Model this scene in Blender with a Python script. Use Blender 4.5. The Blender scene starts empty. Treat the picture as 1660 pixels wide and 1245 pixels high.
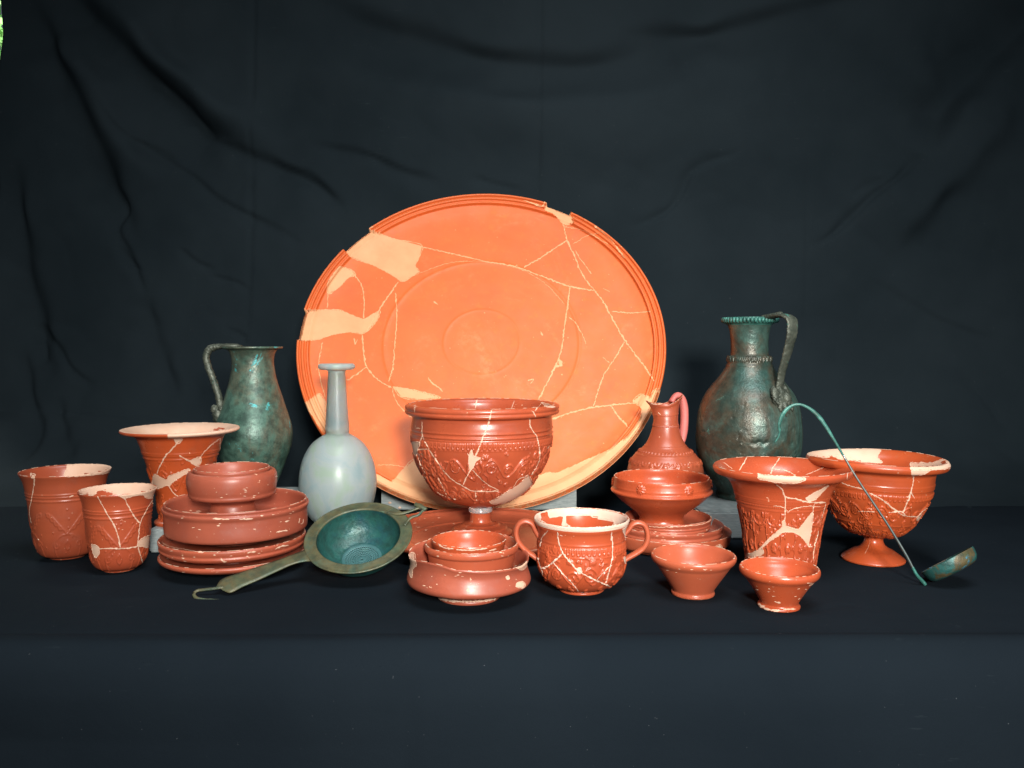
import bpy, math, random
import numpy as np
from mathutils import Vector, Matrix
from mathutils.bvhtree import BVHTree

random.seed(7)
RNG = np.random.default_rng(11)
SC = bpy.context.scene
COL = SC.collection

# ------------------------------------------------------------------ camera, world, lamps, exposure
FPX, CXP, CYP = 1350.0, 830.0, 622.5          # focal length and centre in pixels of the 1660 x 1245 frame
CAMH = 0.33
PITCH = math.atan((622.5 - 550.0) / FPX)
cam_d = bpy.data.cameras.new('camera')
cam = bpy.data.objects.new('camera', cam_d)
COL.objects.link(cam)
cam.location = (0, 0, CAMH)
cam.rotation_euler = (math.pi / 2 - PITCH, 0, 0)
cam_d.sensor_width = 36.0
cam_d.lens = FPX / 1660.0 * 36.0
cam_d.clip_start = 0.02
cam_d.clip_end = 200
SC.camera = cam

world = bpy.data.worlds.new('World')
SC.world = world
world.use_nodes = True
bg = world.node_tree.nodes['Background']
bg.inputs['Color'].default_value = (0.74, 0.88, 1.0, 1)
bg.inputs['Strength'].default_value = 0.12


def area(name, loc, target, sx, sy, power, col):
    d = bpy.data.lights.new(name, 'AREA')
    d.shape = 'RECTANGLE'; d.size = sx; d.size_y = sy
    d.energy = power; d.color = col
    o = bpy.data.objects.new(name, d)
    COL.objects.link(o)
    o.location = loc
    v = Vector(target) - Vector(loc)
    o.rotation_euler = v.to_track_quat('-Z', 'Y').to_euler()
    return o


ml = area('main_lamp', (0.34, -1.0, 0.76), (0.14, 1.45, 0.12), 0.30, 0.30, 19.5, (1.0, 0.97, 0.92))
ml.data.spread = math.radians(78)
tl = area('overhead_fill', (0.30, 0.35, 2.0), (0.12, 1.25, 0.0), 1.1, 0.8, 14, (0.95, 0.98, 1.0))  # added soft overhead lamp, lifts the tabletop against the hem; no real opening
tl.data.spread = math.radians(100)
area('side_daylight', (1.9, -0.7, 0.25), (0.5, 1.0, -0.1), 1.0, 0.8, 4, (0.60, 0.82, 1.0))
area('outdoor_daylight', (-2.2, 2.9, 2.6), (-2.6, 4.3, 1.2), 0.8, 0.8, 260, (1.0, 1.0, 0.92))

SC.view_settings.view_transform = 'Standard'
SC.view_settings.look = 'None'
SC.view_settings.exposure = 0.0
SC.view_settings.gamma = 1.0
SC.render.engine = 'CYCLES'
SC.cycles.max_bounces = 8

# ------------------------------------------------------------------ camera geometry helpers
FW = np.array([0, math.cos(PITCH), -math.sin(PITCH)])
UPV = np.array([0, math.sin(PITCH), math.cos(PITCH)])
RT = np.array([1.0, 0, 0])
EYE = np.array([0, 0, CAMH])


def ray(x, y):
    d = FW + (x - CXP) / FPX * RT + (CYP - y) / FPX * UPV
    return d


def at_y(x, y, Y):
    d = ray(x, y); return EYE + d * (Y / d[1])


def at_z(x, y, z):
    d = ray(x, y); return EYE + d * ((z - CAMH) / d[2])


def at_plane(x, y, P, n):
    d = ray(x, y); n = np.asarray(n, float)
    return EYE + d * (np.dot(np.asarray(P) - EYE, n) / np.dot(d, n))


def project(P):
    q = P - EYE
    f = q @ FW
    return CXP + FPX * (q @ RT) / f, CYP - FPX * (q @ UPV) / f


def zc(o, s, pts):
    return [(o[0] + x * s, o[1] + y * s) for x, y in pts]


ZA, ZB, ZC_, ZF, ZG, ZH, ZI, ZK, ZM, ZN = (0, 710), (170, 640), (230, 730), (460, 770), (620, 630), (600, 770), (820, 780), (1040, 780), (1130, 720), (1290, 720)


def zz(o, pts): return zc(o, 0.2, pts)


# ------------------------------------------------------------------ node helpers
class NT:
    def __init__(self, name):
        self.m = bpy.data.materials.new(name)
        self.m.use_nodes = True
        self.t = self.m.node_tree
        self.b = self.t.nodes['Principled BSDF']
        self.tc = self.t.nodes.new('ShaderNodeTexCoord')

    def n(self, typ, **kw):
        nd = self.t.nodes.new(typ)
        for k, v in kw.items():
            setattr(nd, k, v)
        return nd

    def l(self, a, b): self.t.links.new(a, b)

    def noise(self, scale, detail=4, rough=0.55, vec=None, dist=0.0):
        nd = self.n('ShaderNodeTexNoise')
        nd.inputs['Scale'].default_value = scale
        nd.inputs['Detail'].default_value = detail
        nd.inputs['Roughness'].default_value = rough
        nd.inputs['Distortion'].default_value = dist
        self.l(vec if vec is not None else self.tc.outputs['Object'], nd.inputs['Vector'])
        return nd.outputs['Fac']

    def ramp(self, fac, stops):
        nd = self.n('ShaderNodeValToRGB')
        cr = nd.color_ramp
        while len(cr.elements) < len(stops): cr.elements.new(0.5)
        for e, (p, c) in zip(cr.elements, stops):
            e.position = p
            e.color = (c[0], c[1], c[2], 1) if not isinstance(c, (int, float)) else (c, c, c, 1)
        self.l(fac, nd.inputs['Fac'])
        return nd.outputs['Color']

    def mix(self, fac, a, b):
        nd = self.n('ShaderNodeMix', data_type='RGBA')
        if isinstance(fac, (int, float)): nd.inputs[0].default_value = fac
        else: self.l(fac, nd.inputs[0])
        for s, v in ((6, a), (7, b)):
            if isinstance(v, tuple): nd.inputs[s].default_value = (v[0], v[1], v[2], 1)
            else: self.l(v, nd.inputs[s])
        return nd.outputs[2]

    def math(self, op, a, b=None):
        nd = self.n('ShaderNodeMath', operation=op)
        for i, v in enumerate((a, b)):
            if v is None: continue
            if isinstance(v, (int, float)): nd.inputs[i].default_value = v
            else: self.l(v, nd.inputs[i])
        return nd.outputs[0]

    def bump(self, h, strength, dist, prev=None):
        nd = self.n('ShaderNodeBump')
        nd.inputs['Strength'].default_value = strength
        nd.inputs['Distance'].default_value = dist
        self.l(h, nd.inputs['Height'])
        if prev is not None: self.l(prev, nd.inputs['Normal'])
        return nd.outputs['Normal']

    def setin(self, name, v):
        s = self.b.inputs[name]
        if isinstance(v, (int, float)): s.default_value = v
        elif isinstance(v, tuple): s.default_value = (v[0], v[1], v[2], 1)
        else: self.l(v, s)


def slip(name, c1, c2, wear=0.5, rough=0.30, chip=(0.78, 0.46, 0.30), edge=True, specks=1.0):
    k = NT(name)
    base = k.mix(k.ramp(k.noise(14, 4), [(0.35, 0.0), (0.68, 1.0)]), c1, c2)
    dull = k.ramp(k.noise(55, 5, 0.65), [(0.55, 0.0), (0.75, 1.0)])
    base = k.mix(k.math('MULTIPLY', dull, 0.30), base, (c2[0] * 1.05, c2[1] * 1.9, c2[2] * 2.4))
    smear = k.ramp(k.noise(7, 6, 0.7, dist=1.2), [(0.50, 0.0), (0.72, 1.0)])
    base = k.mix(k.math('MULTIPLY', smear, 0.35), base, (c2[0] * .78, c2[1] * .75, c2[2] * .9))
    sp = k.ramp(k.noise(330, 3, 0.6), [(0.735 - 0.02 * specks, 0.0), (0.765 - 0.02 * specks, 1.0)])
    cl = k.ramp(k.noise(17, 3, 0.6), [(0.5, 0.0), (0.62, 1.0)])
    sp2 = k.ramp(k.noise(150, 4, 0.6), [(0.72 - 0.02 * specks, 0.0), (0.745 - 0.02 * specks, 1.0)])
    ws = k.math('MAXIMUM', k.math('MULTIPLY', sp, cl), k.math('MULTIPLY', sp2, 0.9))
    if edge:
        geo = k.n('ShaderNodeNewGeometry')
        pt = k.ramp(k.math('ADD', geo.outputs['Pointiness'], k.math('MULTIPLY', k.math('SUBTRACT', k.noise(160, 4, 0.7), 0.5), 0.16)),
                    [(0.565, 0.0), (0.60, 1.0)])
        ws = k.math('MAXIMUM', ws, k.math('MULTIPLY', pt, wear))
    if not edge:        # the scoured floor of the giant plate
        sc = k.math('MULTIPLY', k.ramp(k.noise(5, 6, 0.72, dist=2.0), [(0.53, 0.0), (0.70, 1.0)]), k.ramp(k.noise(60, 4, 0.7), [(0.40, 0.0), (0.62, 1.0)]))
        base = k.mix(k.math('MULTIPLY', sc, 0.45), base, (0.74, 0.25, 0.10))
    if edge: base = k.mix(0.10, base, (c2[0] * .7, c2[1] * .6, c2[2] * .5))
    k.setin('Base Color', k.mix(ws, base, chip))
    r = k.math('ADD', k.math('MULTIPLY', k.noise(26, 6, 0.7), 0.34), rough - 0.12)
    r = k.math('ADD', r, k.math('MULTIPLY', dull, 0.12))
    k.setin('Roughness', k.math('ADD', r, k.math('MULTIPLY', ws, 0.4)))
    k.setin('Specular IOR Level', 0.5)
    nb = k.bump(k.noise(420, 3, 0.6), 0.08, 0.0006)
    k.setin('Normal', k.bump(k.noise(30, 3), 0.15, 0.001, nb))
    return k.m


def plaster(name, c1, c2):
    k = NT(name)
    k.setin('Base Color', k.mix(k.ramp(k.noise(25, 5, 0.6), [(0.35, 0.0), (0.7, 1.0)]), c1, c2))
    k.setin('Roughness', 0.62)
    k.setin('Normal', k.bump(k.noise(300, 4), 0.15, 0.0006))
    return k.m


def bronze(name, stops, crust=(0.05, 0.42, 0.38), crust_lo=0.62, metal=0.35, rough=0.42, bump=0.6, seed_scale=9, dark=0.5):
    k = NT(name)
    base = k.ramp(k.noise(seed_scale, 8, 0.62, dist=0.6), stops)
    dk = k.ramp(k.noise(60, 6, 0.7), [(0.42, 0.0), (0.62, 1.0)])
    base = k.mix(k.math('MULTIPLY', dk, dark), base, (0.010, 0.022, 0.018))
    cr = k.ramp(k.noise(21, 6, 0.72, dist=0.4), [(crust_lo, 0.0), (crust_lo + 0.05, 1.0)])
    k.setin('Base Color', k.mix(cr, base, crust))
    k.setin('Metallic', k.math('MULTIPLY', k.math('SUBTRACT', 1.0, cr), metal))
    k.setin('Roughness', k.math('ADD', k.math('MULTIPLY', k.noise(70, 6, 0.7), 0.32), rough - 0.14))
    n1 = k.bump(k.noise(120, 7, 0.7), 0.35 * bump, 0.002)
    k.setin('Normal', k.bump(k.math('ADD', k.noise(22, 5, 0.7), k.math('MULTIPLY', cr, 0.5)), 0.35 * bump, 0.006, n1))
    return k.m


M = {}
M['slip'] = slip('red_slip', (0.42, 0.080, 0.030), (0.32, 0.056, 0.023), rough=0.26)
M['slip_b'] = slip('red_slip_brownish', (0.37, 0.078, 0.032), (0.28, 0.054, 0.024), wear=0.6, rough=0.28)
M['slip_c'] = slip('red_slip_bright', (0.44, 0.078, 0.027), (0.35, 0.058, 0.021), wear=0.6, rough=0.25)
M['slip_d'] = slip('red_slip_dusky', (0.36, 0.086, 0.046), (0.28, 0.062, 0.034), wear=0.7, rough=0.34, specks=1.5)
M['slip_plain'] = slip('red_slip_plain', (0.42, 0.094, 0.042), (0.34, 0.070, 0.032), wear=0.55, rough=0.27)
M['slip_worn'] = slip('red_slip_worn', (0.41, 0.094, 0.046), (0.32, 0.068, 0.035), wear=0.95, rough=0.32, specks=2.2)
M['slip_orange'] = slip('orange_slip', (0.46, 0.078, 0.020), (0.36, 0.060, 0.018), wear=0.5, rough=0.27)
M['slip_plate'] = slip('plate_slip', (0.66, 0.128, 0.023), (0.62, 0.114, 0.021), wear=0.75, rough=0.50, chip=(0.78, 0.42, 0.20), specks=0.6)
M['slip_floor'] = slip('plate_floor_slip', (0.66, 0.128, 0.023), (0.62, 0.114, 0.021), rough=0.50, chip=(0.78, 0.42, 0.20), specks=0.8, edge=False)
M['plaster'] = plaster('cream_plaster', (0.64, 0.43, 0.31), (0.60, 0.36, 0.24))
M['plaster_pale'] = plaster('pale_plaster', (0.62, 0.46, 0.36), (0.56, 0.37, 0.27))
M['plaster_plate'] = plaster('ochre_plaster', (0.68, 0.35, 0.165), (0.64, 0.30, 0.135))
M['pink'] = plaster('pink_filler', (0.55, 0.14, 0.12), (0.48, 0.11, 0.09))
M['bronze_left'] = bronze('bronze_green', [(0.30, (0.045, 0.105, 0.080)), (0.46, (0.080, 0.160, 0.120)), (0.54, (0.11, 0.125, 0.085)), (0.68, (0.040, 0.155, 0.120))], crust=(0.05, 0.40, 0.40), crust_lo=0.615, rough=0.36, bump=.7, dark=.6, metal=.25)
M['bronze_right'] = bronze('bronze_brown', [(0.34, (0.035, 0.085, 0.070)), (0.44, (0.070, 0.058, 0.038)), (0.52, (0.065, 0.135, 0.11)), (0.64, (0.080, 0.066, 0.040)), (0.74, (0.04, 0.085, 0.07))], crust=(0.06, 0.20, 0.16), crust_lo=0.64, bump=.9, rough=.33, seed_scale=6, metal=.3)
M['bronze_band'] = bronze('bronze_dark', [(0.30, (0.05, 0.06, 0.045)), (0.60, (0.11, 0.12, 0.09)), (0.8, (0.05, 0.12, 0.09))], crust=(0.05, 0.22, 0.17), crust_lo=0.63, bump=1.6)
M['bronze_olive'] = bronze('bronze_olive', [(0.3, (0.060, 0.100, 0.055)), (0.5, (0.095, 0.085, 0.040)), (0.7, (0.050, 0.110, 0.078))], crust=(0.08, 0.17, 0.11), crust_lo=0.62, dark=0.5, metal=0.15, bump=0.8, seed_scale=24)
M['bronze_teal'] = bronze('bronze_teal', [(0.3, (0.010, 0.060, 0.055)), (0.5, (0.018, 0.090, 0.075)), (0.7, (0.012, 0.065, 0.080))], crust=(0.04, 0.12, 0.07), crust_lo=0.68, metal=0.2, rough=0.36, bump=1.1, dark=0.55, seed_scale=22)
M['bronze_pierced'] = bronze('bronze_pierced', [(0.3, (0.03, 0.10, 0.10)), (0.6, (0.05, 0.135, 0.14))], crust=(0.06, 0.15, 0.14), metal=0.1, rough=0.4, bump=0.4, dark=0.15)
M['bronze_ladle'] = bronze('bronze_ladle', [(0.35, (0.015, 0.065, 0.05)), (0.5, (0.025, 0.11, 0.10)), (0.56, (0.11, 0.075, 0.03)), (0.7, (0.02, 0.075, 0.04))], crust=(0.03, 0.17, 0.25), crust_lo=0.58, metal=0.2, dark=0.55, seed_scale=20, bump=.9)
M['verdigris'] = bronze('verdigris', [(0.35, (0.02, 0.09, 0.07)), (0.5, (0.035, 0.16, 0.13)), (0.62, (0.07, 0.25, 0.20))], crust=(0.06, 0.20, 0.17), metal=0.1, dark=0.5, bump=0.6, seed_scale=45)


def steel():
    k = NT('dark_polished_rod')
    k.setin('Base Color', (0.38, 0.42, 0.38)); k.setin('Metallic', 0.9)
    k.setin('Roughness', k.math('ADD', 0.2, k.math('MULTIPLY', k.noise(90, 4), 0.2)))
    return k.m


M['rod'] = steel()


def glassy(name='weathered_glass', tr=.62, tint=1.0):
    k = NT(name)
    c = k.ramp(k.noise(13, 7, 0.62, dist=1.6), [(0.35, (0.46, 0.62, 0.64)), (0.50, (0.62, 0.70, 0.69)), (0.62, (0.54, 0.68, 0.56))])
    k.setin('Base Color', c)
    k.setin('Roughness', k.math('ADD', 0.22, k.math('MULTIPLY', k.noise(35, 5), 0.26)))
    k.setin('Transmission Weight', tr)
    k.setin('IOR', 1.35)
    k.setin('Normal', k.bump(k.noise(18, 4), 0.2, 0.002, k.bump(k.noise(260, 4), 0.08, 0.0006)))
    return k.m


M['glass'] = glassy()
M['glass_neck'] = glassy('thin_neck_glass', .80)


def clear():
    k = NT('clear_acrylic')
    k.setin('Base Color', (0.9, 0.92, 0.92)); k.setin('Transmission Weight', 0.75); k.setin('Roughness', 0.08)
    k.setin('IOR', 1.49)
    k.setin('Normal', k.bump(k.noise(120, 3), 0.6, 0.003))
    return k.m


M['clear'] = clear()


def blockm():
    k = NT('grey_acrylic')
    st = k.n('ShaderNodeMapping'); st.inputs['Scale'].default_value = (6, 6, 60)
    k.l(k.tc.outputs['Object'], st.inputs['Vector'])
    k.setin('Base Color', k.ramp(k.noise(14, 5, 0.6, vec=st.outputs['Vector']), [(0.3, (0.16, 0.19, 0.19)), (0.7, (0.32, 0.36, 0.35))]))
    k.setin('Roughness', 0.3)
    return k.m


M['block'] = blockm()


def clothm(name, c1, c2):
    k = NT(name)
    base = k.mix(k.ramp(k.noise(2.2, 4), [(0.35, 0.0), (0.65, 1.0)]), c1, c2)
    lint = k.ramp(k.noise(230, 2, 0.5), [(0.765, 0.0), (0.79, 1.0)])
    mp = k.n('ShaderNodeMapping'); mp.inputs['Scale'].default_value = (9, 9, 90)
    k.l(k.tc.outputs['Object'], mp.inputs['Vector'])
    ch = k.math('MULTIPLY', k.ramp(k.noise(3.0, 4, 0.6, vec=mp.outputs['Vector']), [(0.66, 0.0), (0.78, 1.0)]),
                k.ramp(k.noise(2.6, 2), [(0.58, 0.0), (0.68, 1.0)]))
    c = k.mix(k.math('MULTIPLY', lint, 0.3), base, (0.16, 0.17, 0.18))
    c = k.mix(k.math('MULTIPLY', ch, 0.25), c, (0.10, 0.13, 0.14))
    k.setin('Base Color', c)
    k.setin('Roughness', 0.92)
    k.setin('Specular IOR Level', 0.04)
    n1 = k.bump(k.noise(900, 2, 0.5), 0.25, 0.0005)
    k.setin('Normal', k.bump(k.noise(14, 5, 0.6), 0.22, 0.006, n1))
    return k.m


M['backdrop'] = clothm('backdrop_cotton', (0.0100, 0.0152, 0.0185), (0.0150, 0.0215, 0.0255))
M['table'] = clothm('table_cotton', (0.0056, 0.0088, 0.0122), (0.0078, 0.0118, 0.0158))


# ------------------------------------------------------------------ object helpers
def mesh_obj(name, V, F, mat, parent=None, base=(0, 0, 0), smooth=True):
    me = bpy.data.meshes.new(name)
    V = np.asarray(V, float) - np.asarray(base)
    F = np.asarray(F)
    if F.ndim == 2:
        nf, k = F.shape
        me.vertices.add(len(V)); me.vertices.foreach_set('co', V.astype(np.float32).ravel())
        me.loops.add(nf * k); me.loops.foreach_set('vertex_index', F.astype(np.int32).ravel())
        me.polygons.add(nf)
        me.polygons.foreach_set('loop_start', np.arange(0, nf * k, k, dtype=np.int32))
        me.polygons.foreach_set('loop_total', np.full(nf, k, dtype=np.int32))
        me.update(calc_edges=True)
        me.validate()
    else:
        me.from_pydata([tuple(v) for v in V], [], [tuple(f) for f in F])
    me.polygons.foreach_set('use_smooth', [smooth] * len(me.polygons))
    me.materials.append(mat)
    o = bpy.data.objects.new(name, me)
    COL.objects.link(o)
    if parent is not None: o.parent = parent
    else: o.location = base
    return o


def thing(name, loc, label, cat, group=None):
    o = bpy.data.objects.new(name, None)
    o.empty_display_size = 0.02
    COL.objects.link(o)
    o.location = loc
    o['label'] = label; o['category'] = cat
    if group: o['group'] = group
    return o


def crom(P, per=8):
    """centripetal Catmull-Rom through the points; returns samples and the source segment of each"""
    P = np.asarray(P, float)
    n = len(P)
    out, seg = [], []
    for i in range(n - 1):
        p1, p2 = P[i], P[i + 1]
        p0 = P[i - 1] if i > 0 else 2 * p1 - p2
        p3 = P[i + 2] if i + 2 < n else 2 * p2 - p1
        d1 = max(np.linalg.norm(p1 - p0), 1e-9) ** 0.5
        d2 = max(np.linalg.norm(p2 - p1), 1e-9) ** 0.5
        d3 = max(np.linalg.norm(p3 - p2), 1e-9) ** 0.5
        t0, t1 = 0, d1; t2 = t1 + d2; t3 = t2 + d3
        m = per if isinstance(per, int) else max(1, int(math.ceil(np.linalg.norm(p2 - p1) / per)))
        for j in range(m):
            t = t1 + (t2 - t1) * j / m
            A1 = (t1 - t) / (t1 - t0) * p0 + (t - t0) / (t1 - t0) * p1
            A2 = (t2 - t) / (t2 - t1) * p1 + (t - t1) / (t2 - t1) * p2
            A3 = (t3 - t) / (t3 - t2) * p2 + (t - t2) / (t3 - t2) * p3
            B1 = (t2 - t) / (t2 - t0) * A1 + (t - t0) / (t2 - t0) * A2
            B2 = (t3 - t) / (t3 - t1) * A2 + (t - t1) / (t3 - t1) * A3
            out.append((t2 - t) / (t2 - t1) * B1 + (t - t1) / (t2 - t1) * B2); seg.append(i)
    out.append(P[-1]); seg.append(n - 2)
    return np.array(out), np.array(seg)


def in_poly(px, py, poly):
    inside = np.zeros(px.shape, bool)
    n = len(poly)
    for i in range(n):
        x0, y0 = poly[i]; x1, y1 = poly[(i + 1) % n]
        if y0 == y1: continue
        c = ((y0 > py) != (y1 > py)) & (px < (x1 - x0) * (py - y0) / (y1 - y0) + x0)
        inside ^= c
    return inside


class Relief:
    """height field over (arc position s, turn u) of a turned body, filled with strokes"""
    def __init__(self, s, R, th0, nth):
        self.s = s; self.R = R
        th = np.linspace(0, 2 * math.pi, nth, endpoint=False)
        self.u = ((th - th0 + math.pi) % (2 * math.pi) - math.pi) * R
        self.order = np.argsort(self.u); self.us = self.u[self.order]
        self.H = np.zeros((len(s), nth))

    def seg(self, a, b, w, h):
        m = 2.6 * w
        u0, u1 = min(a[0], b[0]) - m, max(a[0], b[0]) + m
        s0, s1 = min(a[1], b[1]) - m, max(a[1], b[1]) + m
        j0, j1 = np.searchsorted(self.us, [u0, u1]); i0, i1 = np.searchsorted(self.s, [s0, s1])
        if j1 <= j0 or i1 <= i0: return
        U = self.us[j0:j1][None, :]; S = self.s[i0:i1][:, None]
        dx, dy = b[0] - a[0], b[1] - a[1]; L = dx * dx + dy * dy
        t = np.clip(((U - a[0]) * dx + (S - a[1]) * dy) / L, 0, 1) if L > 1e-12 else 0
        d2 = (U - a[0] - t * dx) ** 2 + (S - a[1] - t * dy) ** 2
        g = h * np.exp(-d2 / (w * w))
        idx = self.order[j0:j1]
        g = g * 1.45
        self.H[i0:i1, idx] = np.maximum(self.H[i0:i1, idx], g) if h > 0 else np.minimum(self.H[i0:i1, idx], g)

    def line(self, pts, w, h):
        for a, b in zip(pts[:-1], pts[1:]): self.seg(a, b, w, h)

    def dot(self, u, s, w, h): self.seg((u, s), (u, s), w, h)

    def ring(self, s, w, h):
        g = h * np.exp(-((self.s - s) / w) ** 2)
        self.H += g[:, None]

    def frieze(self, s0, s1, pitch, w, h):
        n = max(8, int(round(2 * math.pi * self.R / pitch)))
        for k in range(n):
            u = -math.pi * self.R + (k + 0.5) * 2 * math.pi * self.R / n
            hw = pitch * 0.30
            c = (s0 + s1) / 2
            self.line([(u - hw, s1), (u - hw, c), (u - hw * .5, s0), (u + hw * .5, s0), (u + hw, c), (u + hw, s1)], w, h)
            self.seg((u, c), (u, s1), w * .9, h)

    def beads(self, s, pitch, w, h):
        n = max(8, int(round(2 * math.pi * self.R / pitch)))
        for k in range(n): self.dot(-math.pi * self.R + (k + .5) * 2 * math.pi * self.R / n, s, w, h)

    def spiral(self, u, s, r, turns, dirn, w, h):
        pts = []
        for k in range(18):
            t = k / 17
            a = t * turns * 2 * math.pi * dirn
            pts.append((u + r * (1 - .8 * t) * math.cos(a), s + r * (1 - .8 * t) * math.sin(a)))
        self.line(pts, w, h)

    def leaf(self, u, s, L, ang, w, h):
        c, sn = math.cos(ang), math.sin(ang)
        A, B, Cc = [], [], []
        for k in range(6):
            t = k / 5; b = 0.28 * L * math.sin(math.pi * t)
            A.append((u + L * t * c - b * sn, s + L * t * sn + b * c)); B.append((u + L * t * c + b * sn, s + L * t * sn - b * c))
            Cc.append((u + L * t * c, s + L * t * sn))
        self.line(A, w, h); self.line(B, w, h); self.line(Cc, w * .8, h * .8)

    def rosette(self, u, s, r, n, w, h):
        for k in range(n):
            a = 2 * math.pi * k / n
            self.seg((u + .35 * r * math.cos(a), s + .35 * r * math.sin(a)), (u + r * math.cos(a), s + r * math.sin(a)), w, h)
        self.dot(u, s, w, h)

    def scrolls(self, s0, s1, rnd, w=0.0009, h=0.0011, dens=1.0):
        """winding stem with tendrils, leaves and berries round the whole body"""
        C = 2 * math.pi * self.R
        mid, amp = (s0 + s1) / 2, (s1 - s0) * 0.30
        n = max(4, int(round(C / ((s1 - s0) * 1.25))))
        pts = []
        for k in range(n * 12 + 1):
            u = -C / 2 + C * k / (n * 12)
            pts.append((u, mid + amp * math.sin(2 * math.pi * n * (u + C / 2) / C)))
        self.line(pts, w, h)
        for k in range(n * 2):
            u = -C / 2 + C * (k + .5) / (n * 2)
            up = 1 if k % 2 else -1
            r = (s1 - s0) * rnd.uniform(.16, .24)
            self.spiral(u, mid - up * amp * .1, r, rnd.uniform(1.1, 1.7), up, w, h)
            if rnd.random() < .6: self.rosette(u, mid - up * amp * .1, r * .45, 7, w * .9, h)
        for k in range(int(n * 9 * dens)):
            u = rnd.uniform(-C / 2, C / 2); s = rnd.uniform(s0, s1)
            q = rnd.random()
            if q < .45: self.leaf(u, s, (s1 - s0) * rnd.uniform(.14, .25), rnd.uniform(0, 6.28), w * .8, h)
            elif q < .7:
                a = rnd.uniform(0, 6.28); L = (s1 - s0) * rnd.uniform(.1, .2)
                self.line([(u, s), (u + L * math.cos(a), s + L * math.sin(a)), (u + 1.7 * L * math.cos(a + .5), s + 1.7 * L * math.sin(a + .5))], w * .8, h * .9)
            else:
                for j in range(4): self.dot(u + rnd.uniform(-.004, .004), s + rnd.uniform(-.004, .004), w, h * 1.2)

    def panels(self, s0, s1, pitch, rnd, w=0.0009, h=0.0011):
        """upright wavy rods, hanging arcs, medallions and figures"""
        C = 2 * math.pi * self.R; n = max(5, int(round(C / pitch)))
        for k in range(n):
            u = -C / 2 + C * k / n; H_ = s1 - s0
            self.line([(u + .0012 * math.sin(j * 1.6), s0 + H_ * j / 16) for j in range(17)], w * .8, h)
            for j in range(0, 17, 3): self.leaf(u, s0 + H_ * j / 16, pitch * .2, .7 if (j // 3) % 2 else 2.4, w * .75, h * .9)
            c = u + C / n / 2
            arc = [(c + pitch * .38 * math.cos(a), s1 - H_ * .12 - pitch * .25 * math.sin(a)) for a in np.linspace(0, math.pi, 9)]
            self.line(arc, w * .8, h)
            self.spiral(c, s0 + H_ * .38, pitch * .26, 1.0, 1, w * .9, h)
            for j in range(9):
                a = rnd.uniform(0, 6.28); r = pitch * .16
                self.seg((c + rnd.uniform(-r, r), s0 + H_ * .38 + rnd.uniform(-r, r)), (c + rnd.uniform(-r, r), s0 + H_ * .38 + rnd.uniform(-r, r)), w * 1.1, h * 1.2)
            for j in range(7):
                uu, ss = c + rnd.uniform(-.35, .35) * pitch, s0 + H_ * rnd.uniform(.6, .95)
                self.leaf(uu, ss, pitch * .2, rnd.uniform(0, 6.28), w * .75, h * .9)
            for j in range(6):
                uu, ss = c + rnd.uniform(-.35, .35) * pitch, s0 + H_ * rnd.uniform(.0, .18)
                self.leaf(uu, ss, pitch * .18, rnd.uniform(0, 6.28), w * .75, h * .9)


def islands(f):
    par = {}
    def find(x):
        while par[x] != x:
            par[x] = par[par[x]]; x = par[x]
        return x
    for q in f.tolist():
        for v in q: par.setdefault(v, v)
        r = find(q[0])
        for v in q[1:]:
            par[find(v)] = r
    key = np.array([find(q[0]) for q in f.tolist()])
    return [f[key == k] for k in np.unique(key)]


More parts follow.
